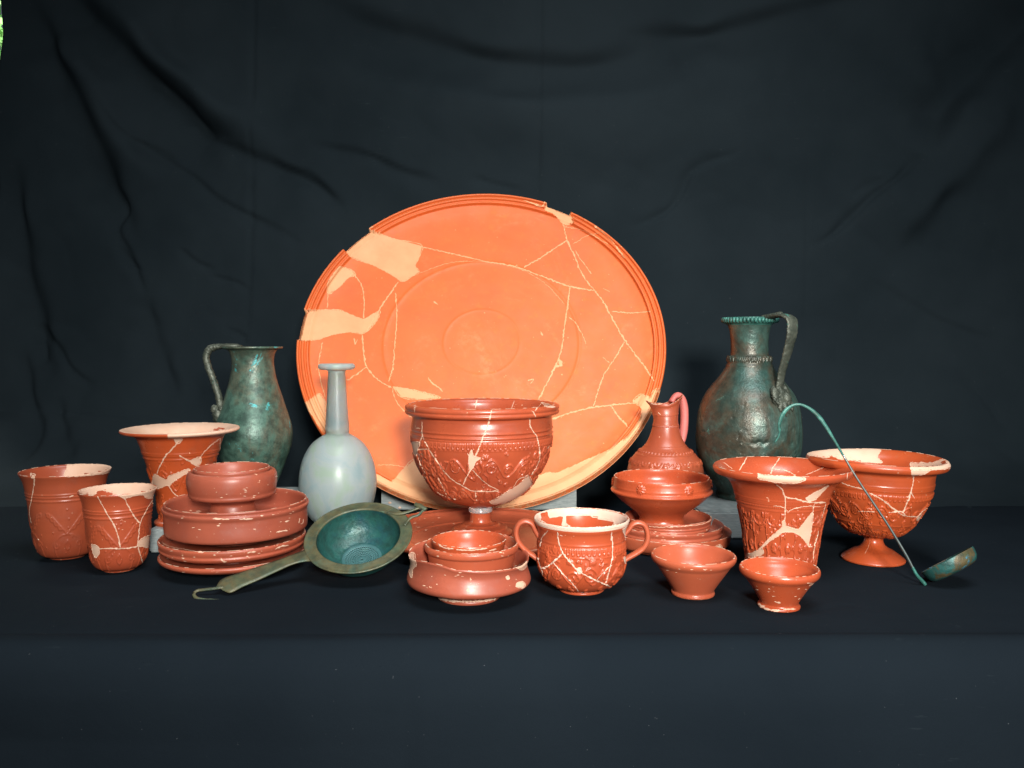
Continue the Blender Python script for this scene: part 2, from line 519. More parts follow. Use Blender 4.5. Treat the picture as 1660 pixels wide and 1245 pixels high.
class Vessel:
    """a body turned on a wheel. segs: [(part, [(half width, height) in frame pixels])] from foot up, then inner part."""
    def __init__(self, name, cx, ybase, z0, segs, inner, mats, label, cat, group=None, inner_part=None, nth=200, ds=0.0022,
                 relief=None, deform=None, Y=None, under=True, ds_in=0.004, ref_hw=None):
        self.Y = Y if Y is not None else at_z(cx, ybase, z0)[1]
        cph = 1.0 / math.sqrt(1 + ((cx - CXP) / FPX) ** 2)      # a round body off the axis shows wider than it is
        hm = ref_hw if ref_hw is not None else max(p[0] for _, q in segs for p in q)
        cx = cx - (cx - CXP) * (hm * cph / FPX) ** 2 / cph ** 2
        c = at_y(cx, ybase, self.Y)
        self.X = c[0]; self.z0 = z0; self.name = name; self.mats = mats
        self.base = np.array([self.X, self.Y, z0])
        dep = float((c - EYE) @ FW)
        zb = c[2]
        W = lambda hw, y: (max(hw * cph * dep / FPX, 1e-5), at_y(cx, y, self.Y)[2] - zb + z0)
        self.W = W
        outer, olab = [], []
        for part, pts in segs:
            for p in pts: outer.append(W(*p)); olab.append(part)
        O, sg = crom(outer, ds)
        lab = [olab[min(i + 1, len(olab) - 1)] for i in sg]
        i_out = len(O)
        I, _ = crom([outer[-1]] + [W(*p) for p in inner], ds_in)
        I = I[1:]
        ip = inner_part or olab[-1]
        rim = olab[-1]
        lab += [ip] * len(I)
        f0 = olab[0]
        r0, zz0 = outer[0]
        U = np.array([[1e-5, z0 + .004], [r0 * .7, z0 + .004], [r0 * .8, z0 + .0035], [r0 * .84, z0]]) if under else np.zeros((0, 2))
        prof = np.vstack([U, O, I]); lab = [f0] * len(U) + lab
        k0 = len(U); k1 = k0 + i_out
        d = np.gradient(prof, axis=0)
        tl = np.maximum(np.linalg.norm(d, axis=1), 1e-9)[:, None]
        t = d / tl
        nrm = np.stack([t[:, 1], -t[:, 0]], 1)
        th = np.linspace(0, 2 * math.pi, nth, endpoint=False)
        disp = np.zeros((len(prof), nth))
        if relief is not None:
            s = np.concatenate([[0], np.cumsum(np.linalg.norm(np.diff(O, axis=0), axis=1))])
            R = float(O[:, 0].max())
            th0 = math.atan2(-self.Y, -self.X)
            rl = Relief(s, R, th0, nth)
            ys = np.array([p[1] for _, pts in segs for p in pts], float)
            ss = np.array([s[np.argmin(((O - np.array(q)) ** 2).sum(1))] for q in outer])
            o_ = np.argsort(ss)
            self.sy = lambda y: float(np.interp(-y, -ys[o_], ss[o_]))
            relief(rl, self.sy)
            disp[k0:k1] = rl.H
        r = prof[:, 0:1] + nrm[:, 0:1] * disp
        z = prof[:, 1:2] + nrm[:, 1:2] * disp
        V = np.stack([self.X + r * np.cos(th), self.Y + r * np.sin(th), z + 0 * r], -1)
        if deform: V = deform(V, self)
        nr = len(prof)
        self.V = V.reshape(-1, 3); self.nth = nth; self.nr = nr
        self.flat = None
        if relief is not None:
            V0 = np.stack([self.X + prof[:, 0:1] * np.cos(th), self.Y + prof[:, 0:1] * np.sin(th), prof[:, 1:2] + 0 * r], -1)
            if deform: V0 = deform(V0, self)
            self.flat = V0.reshape(-1, 3)
        i = np.arange(nr - 1)[:, None]; j = np.arange(nth)[None, :]; j2 = (j + 1) % nth
        self.F = np.stack([i * nth + j, i * nth + j2, (i + 1) * nth + j2, (i + 1) * nth + j], -1).reshape(-1, 4)
        labs = sorted(set(lab), key=lab.index)
        self.labs = [(x, mats.get(x, mats['*'])) for x in labs]
        self.fl = np.repeat(np.array([labs.index(lab[min(q + 1, nr - 1)]) for q in range(nr - 1)]), nth)
        self.root = thing(name, tuple(self.base), label, cat, group)
        self._bvh = None; self.rib = []

    def bvh(self):
        if self._bvh is None: self._bvh = BVHTree.FromPolygons(self.V.tolist(), self.F.tolist(), epsilon=0.0)
        return self._bvh

    def patch(self, poly, name='plaster_patch', mat='plaster', outline=0.0011, only=None):
        VV = self.flat if getattr(self, 'flat', None) is not None else self.V
        C = VV[self.F].mean(1)
        px, py = project(C)
        xs = [p[0] for p in poly]; ys = [p[1] for p in poly]
        cand = np.nonzero((px > min(xs)) & (px < max(xs)) & (py > min(ys)) & (py < max(ys)))[0]
        cand = cand[in_poly(px[cand], py[cand], poly)]
        a = VV[self.F[cand]]
        n = np.cross(a[:, 2] - a[:, 0], a[:, 3] - a[:, 1])
        cand = cand[(n * (EYE - C[cand])).sum(1) > 0]
        bv = self.bvh(); keep = []; tol = 0.016 if VV is not self.V else 0.004
        e = Vector(EYE)
        for q in cand:
            c = Vector(C[q]); d = c - e; L = d.length
            h = bv.ray_cast(e, d / L, L - tol)
            if h[0] is None: keep.append(q)
        if keep:
            self.labs.append((name, mat)); self.fl[np.array(keep)] = len(self.labs) - 1
            if getattr(self, 'flat', None) is not None:
                q = np.unique(self.F[np.array(keep)]); self.V[q] = self.flat[q]; self._bvh = None
        if outline:
            self.crack(list(poly) + [poly[0]], outline, mat, jit=0.5, name=None)
        return self

    def crack(self, pts, w=0.0013, mat='plaster', jit=0.45, name='mend_line', lift=0.00035):
        P, _ = crom(pts, 1.0) if len(pts) > 2 else (np.linspace(pts[0], pts[1], max(3, int(math.dist(*pts)))), None)
        n = len(P)
        if jit:
            k = RNG.normal(0, 1, (n, 2)); k = (k + np.roll(k, 1, 0) + np.roll(k, 2, 0)) / 3; P = P + k * jit
        e = Vector(EYE); bv = self.bvh(); run, runs = [], []
        for x, y in P:
            d = Vector(ray(x, y)).normalized()
            h = bv.ray_cast(e, d, 9)
            if h[0] is None:
                runs.append(run); run = []; continue
            nn = h[1] if h[1].dot(d) < 0 else -h[1]
            if nn.dot(d) > -0.06:
                runs.append(run); run = []; continue
            if run and (h[0] - run[-1][0]).length > 0.006: runs.append(run); run = []
            run.append((h[0], nn))
        runs.append(run)
        Vs, Fs = [], []
        for r in runs:
            if len(r) < 3: continue
            L = np.array([tuple(a[0]) for a in r]); N = np.array([tuple(a[1]) for a in r])
            for _ in range(2):
                Np = np.vstack([N[:1], N, N[-1:]]); N = Np[:-2] + Np[1:-1] * 2 + Np[2:]; N /= np.linalg.norm(N, axis=1)[:, None]
            T = np.gradient(L, axis=0)
            B = np.cross(T, N); B /= np.maximum(np.linalg.norm(B, axis=1), 1e-9)[:, None]
            m = len(L)
            ww = RNG.normal(0, 1, m); ww = (ww + np.roll(ww, 1) + np.roll(ww, 2)) / 3
            ww = w * np.clip(0.62 + 0.34 * ww, .3, 2.0) * np.minimum(1, np.minimum(np.arange(m) + 1, m - np.arange(m)) / 3)
            b0 = len(Vs) and sum(len(v) for v in Vs)
            Vs.append(L - B * ww[:, None] + N * lift * .4); Vs.append(L + N * lift * 1.5); Vs.append(L + B * ww[:, None] + N * lift * .4)
            for q in range(m - 1):
                for s_ in (0, 1):
                    a = b0 + s_ * m + q; Fs.append((a, a + m, a + m + 1, a + 1))
            if name:
                self.rib.append((name if m > 7 else None, np.vstack(Vs), np.array(Fs), mat)); Vs, Fs = [], []
        if not Fs: return self
        self.rib.append((name, np.vstack(Vs), np.array(Fs), mat))
        return self

    def rim_wear(self, amount=.5, w=.0007, mat='plaster', seed=1):
        """bare clay along the highest edge, in irregular runs all the way round"""
        r_ = np.random.default_rng(seed)
        G = self.V.reshape(self.nr, self.nth, 3); k = int(np.argmax(G[:, :, 2].mean(1)))
        step = max(1, self.nth // 240); ring = G[k][::step]; m = len(ring)
        nz = sum(r_.normal() * np.sin(f * np.linspace(0, 2 * math.pi, m, endpoint=False) + r_.uniform(0, 6.28)) for f in range(2, 40))
        nz = nz / nz.std()
        lo = np.quantile(nz, 1 - amount)
        c = np.array([self.X, self.Y, 0]); rad = ring - c; rad[:, 2] = 0; rad /= np.linalg.norm(rad, axis=1)[:, None]
        ww = w * np.clip((nz - lo) * .9, 0, 1.3)
        up = np.array([0, 0, 1.0])
        A = ring + rad * (ww * 1.1)[:, None] - up * .00005; Bm = ring + up * .0004; Cc = ring - rad * (ww * .8)[:, None] - up * .00005
        on = ww > 1e-6; F = []
        for i in range(m):
            j = (i + 1) % m
            if on[i] or on[j]: F += [(i, j, m + j, m + i), (m + i, m + j, 2 * m + j, 2 * m + i)]
        if F: self.rib.append((None, np.vstack([A, Bm, Cc]), np.array(F), mat))
        return self

    def build(self):
        if getattr(self, 'mats', None) and 'slip' in self.mats['*'] and self.mats.get('rim', 'slip').startswith('slip'):
            self.rim_wear(.45, seed=int(abs(self.X) * 1000) + 3)
        objs = {}
        jobs = []
        for k, (nm, mt) in enumerate(self.labs):
            f = self.F[self.fl == k]
            if not len(f): continue
            if nm in ('plaster_patch', 'rim_filling', 'sherd'):
                for g_ in islands(f):
                    if len(g_) > 24: jobs.append((nm, mt, g_))
                    else:
                        u, inv = np.unique(g_, return_inverse=True)
                        self.rib.append((None, self.V[u], inv.reshape(g_.shape), mt))
            else: jobs.append((nm, mt, f))
        for nm, mt, f in jobs:
            u, inv = np.unique(f, return_inverse=True)
            o = mesh_obj(nm, self.V[u], inv.reshape(f.shape), M[mt], self.root, self.base)
            objs[nm] = o
        edge = [r for r in self.rib if r[0] is None]
        for mt in sorted(set(r[3] for r in edge)):
            Vs, Fs, b = [], [], 0
            for r in edge:
                if r[3] == mt: Vs.append(r[1]); Fs.append(np.asarray(r[2]) + b); b += len(r[1])
            o = mesh_obj('worn_edge', np.vstack(Vs), np.vstack(Fs), M[mt], self.root, self.base); o['kind'] = 'stuff'
        for r in self.rib:
            if r[0]: mesh_obj(r[0], r[1], r[2], M[r[3]], self.root, self.base)
        return self


def sweep(name, pts, rad, mat, parent=None, base=(0, 0, 0), side=None, n=12, per=6, noise=0.0, caps=True):
    """tube along pts; rad: list of (across, thick) per point; side: direction of the 'across' radius"""
    P4 = [list(p) + list(r) for p, r in zip(pts, rad)]
    Q, _ = crom(P4, per)
    P, R = Q[:, :3], Q[:, 3:5]
    T = np.gradient(P, axis=0); T /= np.linalg.norm(T, axis=1)[:, None]
    V = []
    ref = np.array(side if side is not None else (0, 1, 0), float)
    for p, t, r in zip(P, T, R):
        a = ref - t * np.dot(ref, t)
        if np.linalg.norm(a) < 1e-4: a = np.array([1.0, 0, 0]) - t * t[0]
        a /= np.linalg.norm(a); b = np.cross(t, a)
        for k in range(n):
            an = 2 * math.pi * k / n
            q = 1 + noise * RNG.normal()
            V.append(p + a * math.cos(an) * r[0] * q + b * math.sin(an) * r[1] * q)
    m = len(P)
    F = [(i * n + j, i * n + (j + 1) % n, (i + 1) * n + (j + 1) % n, (i + 1) * n + j) for i in range(m - 1) for j in range(n)]
    if caps:
        V += [P[0], P[-1]]
        c0, c1 = m * n, m * n + 1
        F += [(c0, (j + 1) % n, j, j) for j in range(n)] + [(c1, (m - 1) * n + j, (m - 1) * n + (j + 1) % n, (m - 1) * n + (j + 1) % n) for j in range(n)]
        F = [f if f[2] != f[3] else f[:3] for f in F]
    me = bpy.data.meshes.new(name)
    me.from_pydata([tuple(np.asarray(v) - np.asarray(base)) for v in V], [], F)
    me.polygons.foreach_set('use_smooth', [True] * len(me.polygons))
    me.materials.append(mat)
    o = bpy.data.objects.new(name, me); COL.objects.link(o)
    if parent is not None: o.parent = parent
    else: o.location = base
    return o


def blob_mesh(items, seg=16):
    """lumps merged in one mesh: (centre, radii, axes 3x3, roughness)"""
    V, F = [], []
    for c, r, ax, ro in items:
        b = len(V)
        for i in range(seg + 1):
            ph = math.pi * i / seg
            for j in range(seg * 2):
                a = math.pi * j / seg
                v = np.array([math.sin(ph) * math.cos(a), math.sin(ph) * math.sin(a), math.cos(ph)])
                k = 1 + ro * (math.sin(5 * v[0] + 7 * v[2] * 2.1) * math.cos(9 * v[1] + 3 * v[0]) + .5 * math.sin(17 * v[2] + 11 * v[0]))
                V.append(np.asarray(c) + (np.asarray(ax).T @ (v * np.asarray(r) * k)))
        n = seg * 2
        for i in range(seg):
            for j in range(n): F.append((b + i * n + j, b + (i + 1) * n + j, b + (i + 1) * n + (j + 1) % n, b + i * n + (j + 1) % n))
    return V, F


def box(name, lo, hi, mat, label, cat, group=None, bev=0.0025):
    """block with small chamfers, standing at the centre of its base"""
    import bmesh
    bm = bmesh.new()
    bmesh.ops.create_cube(bm, size=1)
    lo, hi = np.array(lo), np.array(hi)
    for v in bm.verts:
        v.co = Vector([(0.5 + v.co[i]) * (hi[i] - lo[i]) - (hi[i] - lo[i]) / 2 * (i < 2) for i in range(3)])
    bmesh.ops.bevel(bm, geom=list(bm.edges), offset=bev, segments=2, affect='EDGES')
    me = bpy.data.meshes.new(name); bm.to_mesh(me); bm.free()
    me.materials.append(mat)
    o = bpy.data.objects.new(name, me); COL.objects.link(o)
    o.location = ((lo[0] + hi[0]) / 2, (lo[1] + hi[1]) / 2, lo[2])
    o['label'] = label; o['category'] = cat
    if group: o['group'] = group
    return o


def fold_field(X, Z, folds, soft=1.0):
    """creases: steep on one side of each line, fading softly on the other, dying out towards the ends"""
    H = np.zeros(X.shape)
    for k, (pts, w, a) in enumerate(folds):
        P = crom(pts, 5)[0] if len(pts) > 2 else np.array(pts)
        L = np.concatenate([[0], np.cumsum(np.linalg.norm(np.diff(P, axis=0), axis=1))]); tot = L[-1]
        m = 3.2 * w * (1 + soft)
        j = np.nonzero((X.max(0) > P[:, 0].min() - m) & (X.min(0) < P[:, 0].max() + m))[0]
        i = np.nonzero((Z.max(1) > P[:, 1].min() - m) & (Z.min(1) < P[:, 1].max() + m))[0]
        if not len(i) or not len(j): continue
        sl = (slice(i[0], i[-1] + 1), slice(j[0], j[-1] + 1))
        x, z = X[sl], Z[sl]
        best = np.full(x.shape, 1e9); sg = np.zeros(x.shape); al = np.zeros(x.shape)
        for q in range(len(P) - 1):
            (x0, z0), (x1, z1) = P[q], P[q + 1]
            dx, dz = x1 - x0, z1 - z0; LL = dx * dx + dz * dz
            t = np.clip(((x - x0) * dx + (z - z0) * dz) / LL, 0, 1)
            d = (x - x0 - t * dx) ** 2 + (z - z0 - t * dz) ** 2
            c = (x - x0) * dz - (z - z0) * dx
            m_ = d < best
            best = np.where(m_, d, best); sg = np.where(m_, c, sg); al = np.where(m_, L[q] + t * (L[q + 1] - L[q]), al)
        u = al / tot
        tap = np.clip(np.sin(math.pi * np.clip(u, 0, 1)) * 1.6, 0, 1)
        wob = 1 + .25 * np.sin(u * 9 + k) + .15 * np.sin(u * 23 + 2 * k)
        side = 1 / (1 + np.exp(-sg / (w * math.sqrt(LL) * .3 + 1e-9)))
        ww = w * wob * (1 + soft * 1.6 * side)
        H[sl] += a * tap * np.exp(-best / (ww * ww))
    return H


def vnoise(X, Y, sc, seed, octv=4):
    r = np.random.default_rng(seed); H = np.zeros(X.shape); amp = 1.0
    for o in range(octv):
        for _ in range(5):
            a = r.uniform(0, 6.28); k = sc * 2 ** o * r.uniform(.7, 1.3)
            H += amp * np.sin(k * (X * math.cos(a) + Y * math.sin(a)) + r.uniform(0, 6.28) + 1.3 * np.sin(k * .5 * (Y * math.cos(a) - X * math.sin(a)) + r.uniform(0, 6.28)))
        amp *= .5
    return H / 5


def grid_obj(name, V, mat):
    nr, nc = V.shape[:2]
    i = np.arange(nr - 1)[:, None]; j = np.arange(nc - 1)[None, :]
    F = np.stack([i * nc + j, i * nc + j + 1, (i + 1) * nc + j + 1, (i + 1) * nc + j], -1).reshape(-1, 4)
    o = mesh_obj(name, V.reshape(-1, 3), F, mat)
    return o


# ------------------------------------------------------------------ the setting: cloths
def backdrop():
    path = [(1.58, -.004), (1.66, -.0012), (1.75, .010), (1.87, .05), (1.955, .13), (2.005, .26), (2.03, .45), (2.04, .8), (2.04, 1.75)]
    P, _ = crom(path, 0.006)
    d = np.gradient(P, axis=0); d /= np.linalg.norm(d, axis=1)[:, None]
    N = np.stack([-d[:, 1], d[:, 0]], 1)          # towards the viewer
    Lz = P[:, 1]
    x_top = at_y(-2.0, 0, 2.04)[0]; x_low = at_y(-3.4, 250, 2.04)[0]
    z_top = at_y(4, 0, 2.04)[2]; z_low = at_y(0, 250, 2.04)[2]
    left = x_top + (x_low - x_top) * (z_top - Lz) / (z_top - z_low)
    left = np.maximum(left, x_low - 0.12)
    nc = 640
    T = np.linspace(0, 1, nc)[None, :]
    X = left[:, None] + T * (2.5 - left[:, None])
    s = np.concatenate([[0], np.cumsum(np.linalg.norm(np.diff(P, axis=0), axis=1))])
    Z = np.repeat(Lz[:, None], nc, 1)
    c = lambda pts: [tuple(at_y(x, y, 2.035)[[0, 2]]) for x, y in pts]
    k = 2.04 / FPX
    fl = [
        # broad drapes from the two hanging corners
        (c([(60, -60), (130, 20), (200, 85), (270, 150), (350, 228), (430, 275)]), 22 * k, -.030),
        (c([(150, -20), (230, 70), (300, 140), (380, 200), (470, 250)]), 26 * k, .020),
        (c([(20, -30), (60, 60), (100, 130), (140, 210), (175, 300), (215, 380)]), 20 * k, -.022),
        (c([(90, 40), (140, 130), (190, 220), (250, 310)]), 24 * k, .016),
        (c([(1720, -10), (1640, 60), (1580, 120), (1530, 180), (1490, 250)]), 22 * k, -.026),
        (c([(1640, 150), (1580, 230), (1500, 320), (1420, 400)]), 30 * k, .018),
        (c([(470, -20), (570, 32), (680, 66), (800, 95), (960, 108), (1100, 80)]), 20 * k, -.018),
        (c([(480, 120), (700, 165), (900, 180), (1150, 150), (1300, 90)]), 40 * k, .022),
        (c([(1000, 60), (1150, 55), (1270, 25), (1420, -10)]), 16 * k, -.016),
        (c([(15, 250), (30, 360), (45, 470), (70, 540), (95, 620)]), 16 * k, -.012),
        # sharper creases
        (c([(240, 115), (300, 172), (350, 226)]), 6 * k, -.010),
        (c([(340, 225), (400, 250), (440, 268), (500, 285), (545, 325)]), 6 * k, -.006),
        (c([(415, 245), (470, 280), (520, 305), (560, 345)]), 7 * k, -.006),
        (c([(150, 140), (200, 215), (260, 255), (310, 285), (350, 320), (400, 348), (445, 370), (500, 400)]), 4 * k, -.0045),
        (c([(215, 225), (260, 245), (290, 265)]), 3 * k, -.003),
        (c([(175, 290), (205, 335), (190, 370), (205, 400), (225, 440), (240, 480)]), 4 * k, -.005),
        (c([(190, 395), (215, 425), (235, 440)]), 3 * k, -.003),
        (c([(290, 400), (320, 425), (350, 437)]), 3 * k, -.0035),
        (c([(340, 447), (390, 460), (408, 475)]), 2.5 * k, -.003),
        (c([(500, 235), (600, 255), (640, 275), (720, 300)]), 5 * k, -.005),
        (c([(760, 285), (810, 300), (850, 308)]), 3 * k, -.003),
        (c([(1500, 245), (1460, 285), (1420, 315), (1345, 385), (1315, 400)]), 3.2 * k, -.006),
        (c([(1440, 290), (1410, 300), (1380, 318)]), 3 * k, -.003),
        (c([(1200, 250), (1120, 280), (1105, 312), (1090, 335), (1070, 350), (1020, 370)]), 3.6 * k, -.0045),
        (c([(60, 520), (100, 560), (130, 600), (170, 625)]), 3 * k, -.005),
        (c([(60, 522), (75, 560), (85, 590)]), 3.5 * k, -.005),
        (c([(40, 560), (75, 650), (100, 700), (75, 760)]), 7 * k, -.006),
        (c([(110, 640), (140, 700), (180, 740)]), 7 * k, -.005),
        (c([(370, 532), (398, 545), (406, 562)]), 2.5 * k, -.0035),
        (c([(240, 480), (260, 560), (285, 610), (300, 650)]), 12 * k, -.006),
        (c([(411, -60), (411, 120), (409, 290)]), 2.2 * k, -.0024),
        (c([(410, 240), (408, 420), (405, 560)]), 2.2 * k, -.0020),
        (c([(877, -80), (876, 120), (872, 360)]), 2.2 * k, -.0028),
        (c([(1310, 250), (1308, 420), (1300, 640)]), 2.2 * k, -.0016),
        (c([(1240, 560), (1235, 640), (1238, 740)]), 2.2 * k, -.0014),
        (c([(-60, 660), (120, 667), (260, 678), (330, 680)]), 2.4 * k, .0024),
        (c([(-60, 802), (100, 800), (200, 803)]), 3 * k, .0018),
        (c([(1400, 450), (1520, 520), (1620, 560)]), 6 * k, -.003),
        (c([(1540, 600), (1580, 650), (1600, 700)]), 3 * k, -.0025),
    ]
    H = 1.8 * fold_field(X, Z, fl) + .0075 * np.abs(vnoise(X, Z, 7, 44, 4)) + .0034 * np.abs(vnoise(X, Z, 17, 48, 3)) + .0050 * vnoise(X, Z, 5, 3, 3) * np.clip(Z / .4, .15, 1) + .0011 * vnoise(X, Z, 22, 5, 4)
    H = H * np.clip((s[:, None] - .06) / .3, 0, 1)
    V = np.stack([X, P[:, 0:1] - N[:, 0:1] * 0 + H * N[:, 0:1], P[:, 1:2] + H * N[:, 1:2]], -1)
    o = grid_obj('backdrop', V, M['backdrop'])
    md = o.modifiers.new('thick', 'SOLIDIFY'); md.thickness = 0.0015; md.offset = -1
    o['kind'] = 'structure'
    o['label'] = 'black cotton backdrop cloth hanging in creased folds behind the vessels'


def tablecloth():
    path = [(.852, -.95), (.856, -.5), (.860, -.2), (.862, -.075), (.866, -.045), (.876, -.020), (.892, -.006), (.915, .0), (1.1, .0), (1.4, .0), (1.9, .0)]
    P, _ = crom(path, 0.006)
    d = np.gradient(P, axis=0); d /= np.linalg.norm(d, axis=1)[:, None]
    N = np.stack([-d[:, 1], d[:, 0]], 1)
    nc = 520
    X = np.repeat(np.linspace(-2.2, 2.5, nc)[None, :], len(P), 0)
    s = np.concatenate([[0], np.cumsum(np.linalg.norm(np.diff(P, axis=0), axis=1))])
    s = s - np.interp(.915, P[:, 0][np.argmax(P[:, 1] > -.0005):], s[np.argmax(P[:, 1] > -.0005):])
    S = np.repeat(s[:, None], nc, 1)
    edge = (S + .03)
    hem = np.clip(-edge / .25, 0, 1)
    e = lambda x, y: at_z(x, y, 0) if y < 1045 else at_y(x, y, .872)
    def q(x, y):
        p = e(x, y)
        return (p[0], p[1] - .902) if y < 1045 else (p[0], -.04 + p[2])
    k = .9 / FPX
    fl = [([q(664, 925), q(661, 1000), q(660, 1044)], 3.2 * k, -.0016),
          ([q(660, 1046), q(661, 1120), q(660, 1245), (q(660, 1245)[0], -.6)], 5 * k, -.008),
          ([q(1400, 985), q(1450, 1022), q(1470, 1044)], 3.5 * k, -.0016),
          ([q(1470, 1046), q(1468, 1120), q(1462, 1245), (q(1462, 1245)[0], -.6)], 6 * k, -.008),
          ([q(1295, 1010), q(1345, 992), q(1400, 985)], 3.5 * k, -.0016),
          ([q(1340, 935), q(1360, 960), q(1400, 985)], 4 * k, -.0012),
          ([q(1560, 800), q(1590, 840), q(1600, 870)], 3 * k, -.002),
          ([(-1.7, -.012), (-.6, -.020), (.4, -.010), (1.7, -.018)], .016, .0030)]
    H = fold_field(X, S, fl, 0.0) + .0006 * vnoise(X, S, 18, 9, 4) * np.clip((S + .3) * 4, .6, 1)
    H += hem * (.010 * vnoise(X, S * .2, 5, 21, 2))
    xs = e(660, 1100)[0]
    H += np.clip(-edge / .10, 0, 1) * (.003 * vnoise(X, X * 0, 9, 77, 3) + np.where(X < xs, (X - xs) * .04, 0))
    H = np.where(S > .72, H * np.clip(1 - (S - .72) / .05, 0, 1) - .001, H)
    H = np.where(S > 0.0, np.minimum(H, .0012), H)
    H = np.where(S > 0.0, H - .0012, H)
    V = np.stack([X, P[:, 0:1] + H * N[:, 0:1], P[:, 1:2] + H * N[:, 1:2]], -1)
    o = grid_obj('tablecloth', V, M['table'])
    o['kind'] = 'structure'
    o['label'] = 'black cotton cloth covering the table and hanging over its front edge'


backdrop()
tablecloth()


def hedge():
    k = NT('sunlit_leaf'); k.setin('Base Color', k.ramp(k.noise(6, 3), [(0.35, (0.10, 0.30, 0.07)), (0.65, (0.30, 0.50, 0.20))])); k.setin('Roughness', .5)
    r = np.random.default_rng(4); n = 9000
    c = np.stack([r.uniform(-3.4, -1.9, n), r.uniform(4.0, 4.5, n), r.uniform(-.2, 2.4, n)], 1)
    a = r.normal(size=(n, 3)); a /= np.linalg.norm(a, axis=1)[:, None]
    b = np.cross(a, r.normal(size=(n, 3))); b /= np.linalg.norm(b, axis=1)[:, None]
    L = r.uniform(.025, .05, (n, 1))
    V = np.stack([c - a * L, c + b * L * .45, c + a * L, c - b * L * .45], 1).reshape(-1, 3)
    o = mesh_obj('hedge_foliage', V, np.arange(4 * n).reshape(-1, 4), k.m, smooth=False)
    o['kind'] = 'stuff'; o['label'] = 'sunlit green leaves seen past the edge of the backdrop'; o['category'] = 'foliage'


hedge()

# ------------------------------------------------------------------ acrylic blocks
X_ = lambda px, Y: at_y(px, 700, Y)[0]
blk_a_Y = at_z(250, 896, 0)[1]
blk_a_h = at_y(250, 858, blk_a_Y)[2]
box('display_block', (X_(237, blk_a_Y), blk_a_Y, 0), (X_(345, blk_a_Y), blk_a_Y + .12, blk_a_h), M['block'],
    'grey acrylic block under the flared beaker with a cream inside', 'display block', 'grey acrylic display blocks')
box('display_block', (X_(372, 1.45), 1.45, 0), (X_(487, 1.5), 1.56, .052), M['block'],
    'grey acrylic block under the green jug beside the glass bottle', 'display block', 'grey acrylic display blocks')
blk_c_Y = at_z(1190, 881, 0)[1]
blk_c_h = at_y(1190, 837, blk_c_Y)[2]
box('display_block', (X_(1118, 1.45), blk_c_Y + .03, 0), (X_(1290, 1.45), 1.575, blk_c_h), M['block'],
    'wide grey acrylic block under the big brown bronze jug', 'display block', 'grey acrylic display blocks')
bs = box('plate_stand', (X_(617, 1.6), 1.60, 0), (X_(935, 1.6), 1.66, .085), M['block'],
         'grey acrylic stand behind the lower edge of the giant plate', 'stand', None)
for x, y in ((632, 815), (648, 823)):
    p = at_y(x, y, 1.6)
    V, F = blob_mesh([((p[0], 1.600, p[2]), (.0035, .0018, .0022), np.eye(3), 0)], 6)
    k = mesh_obj('screw', V, np.array(F), M['plaster_pale'], bs, tuple(bs.location))

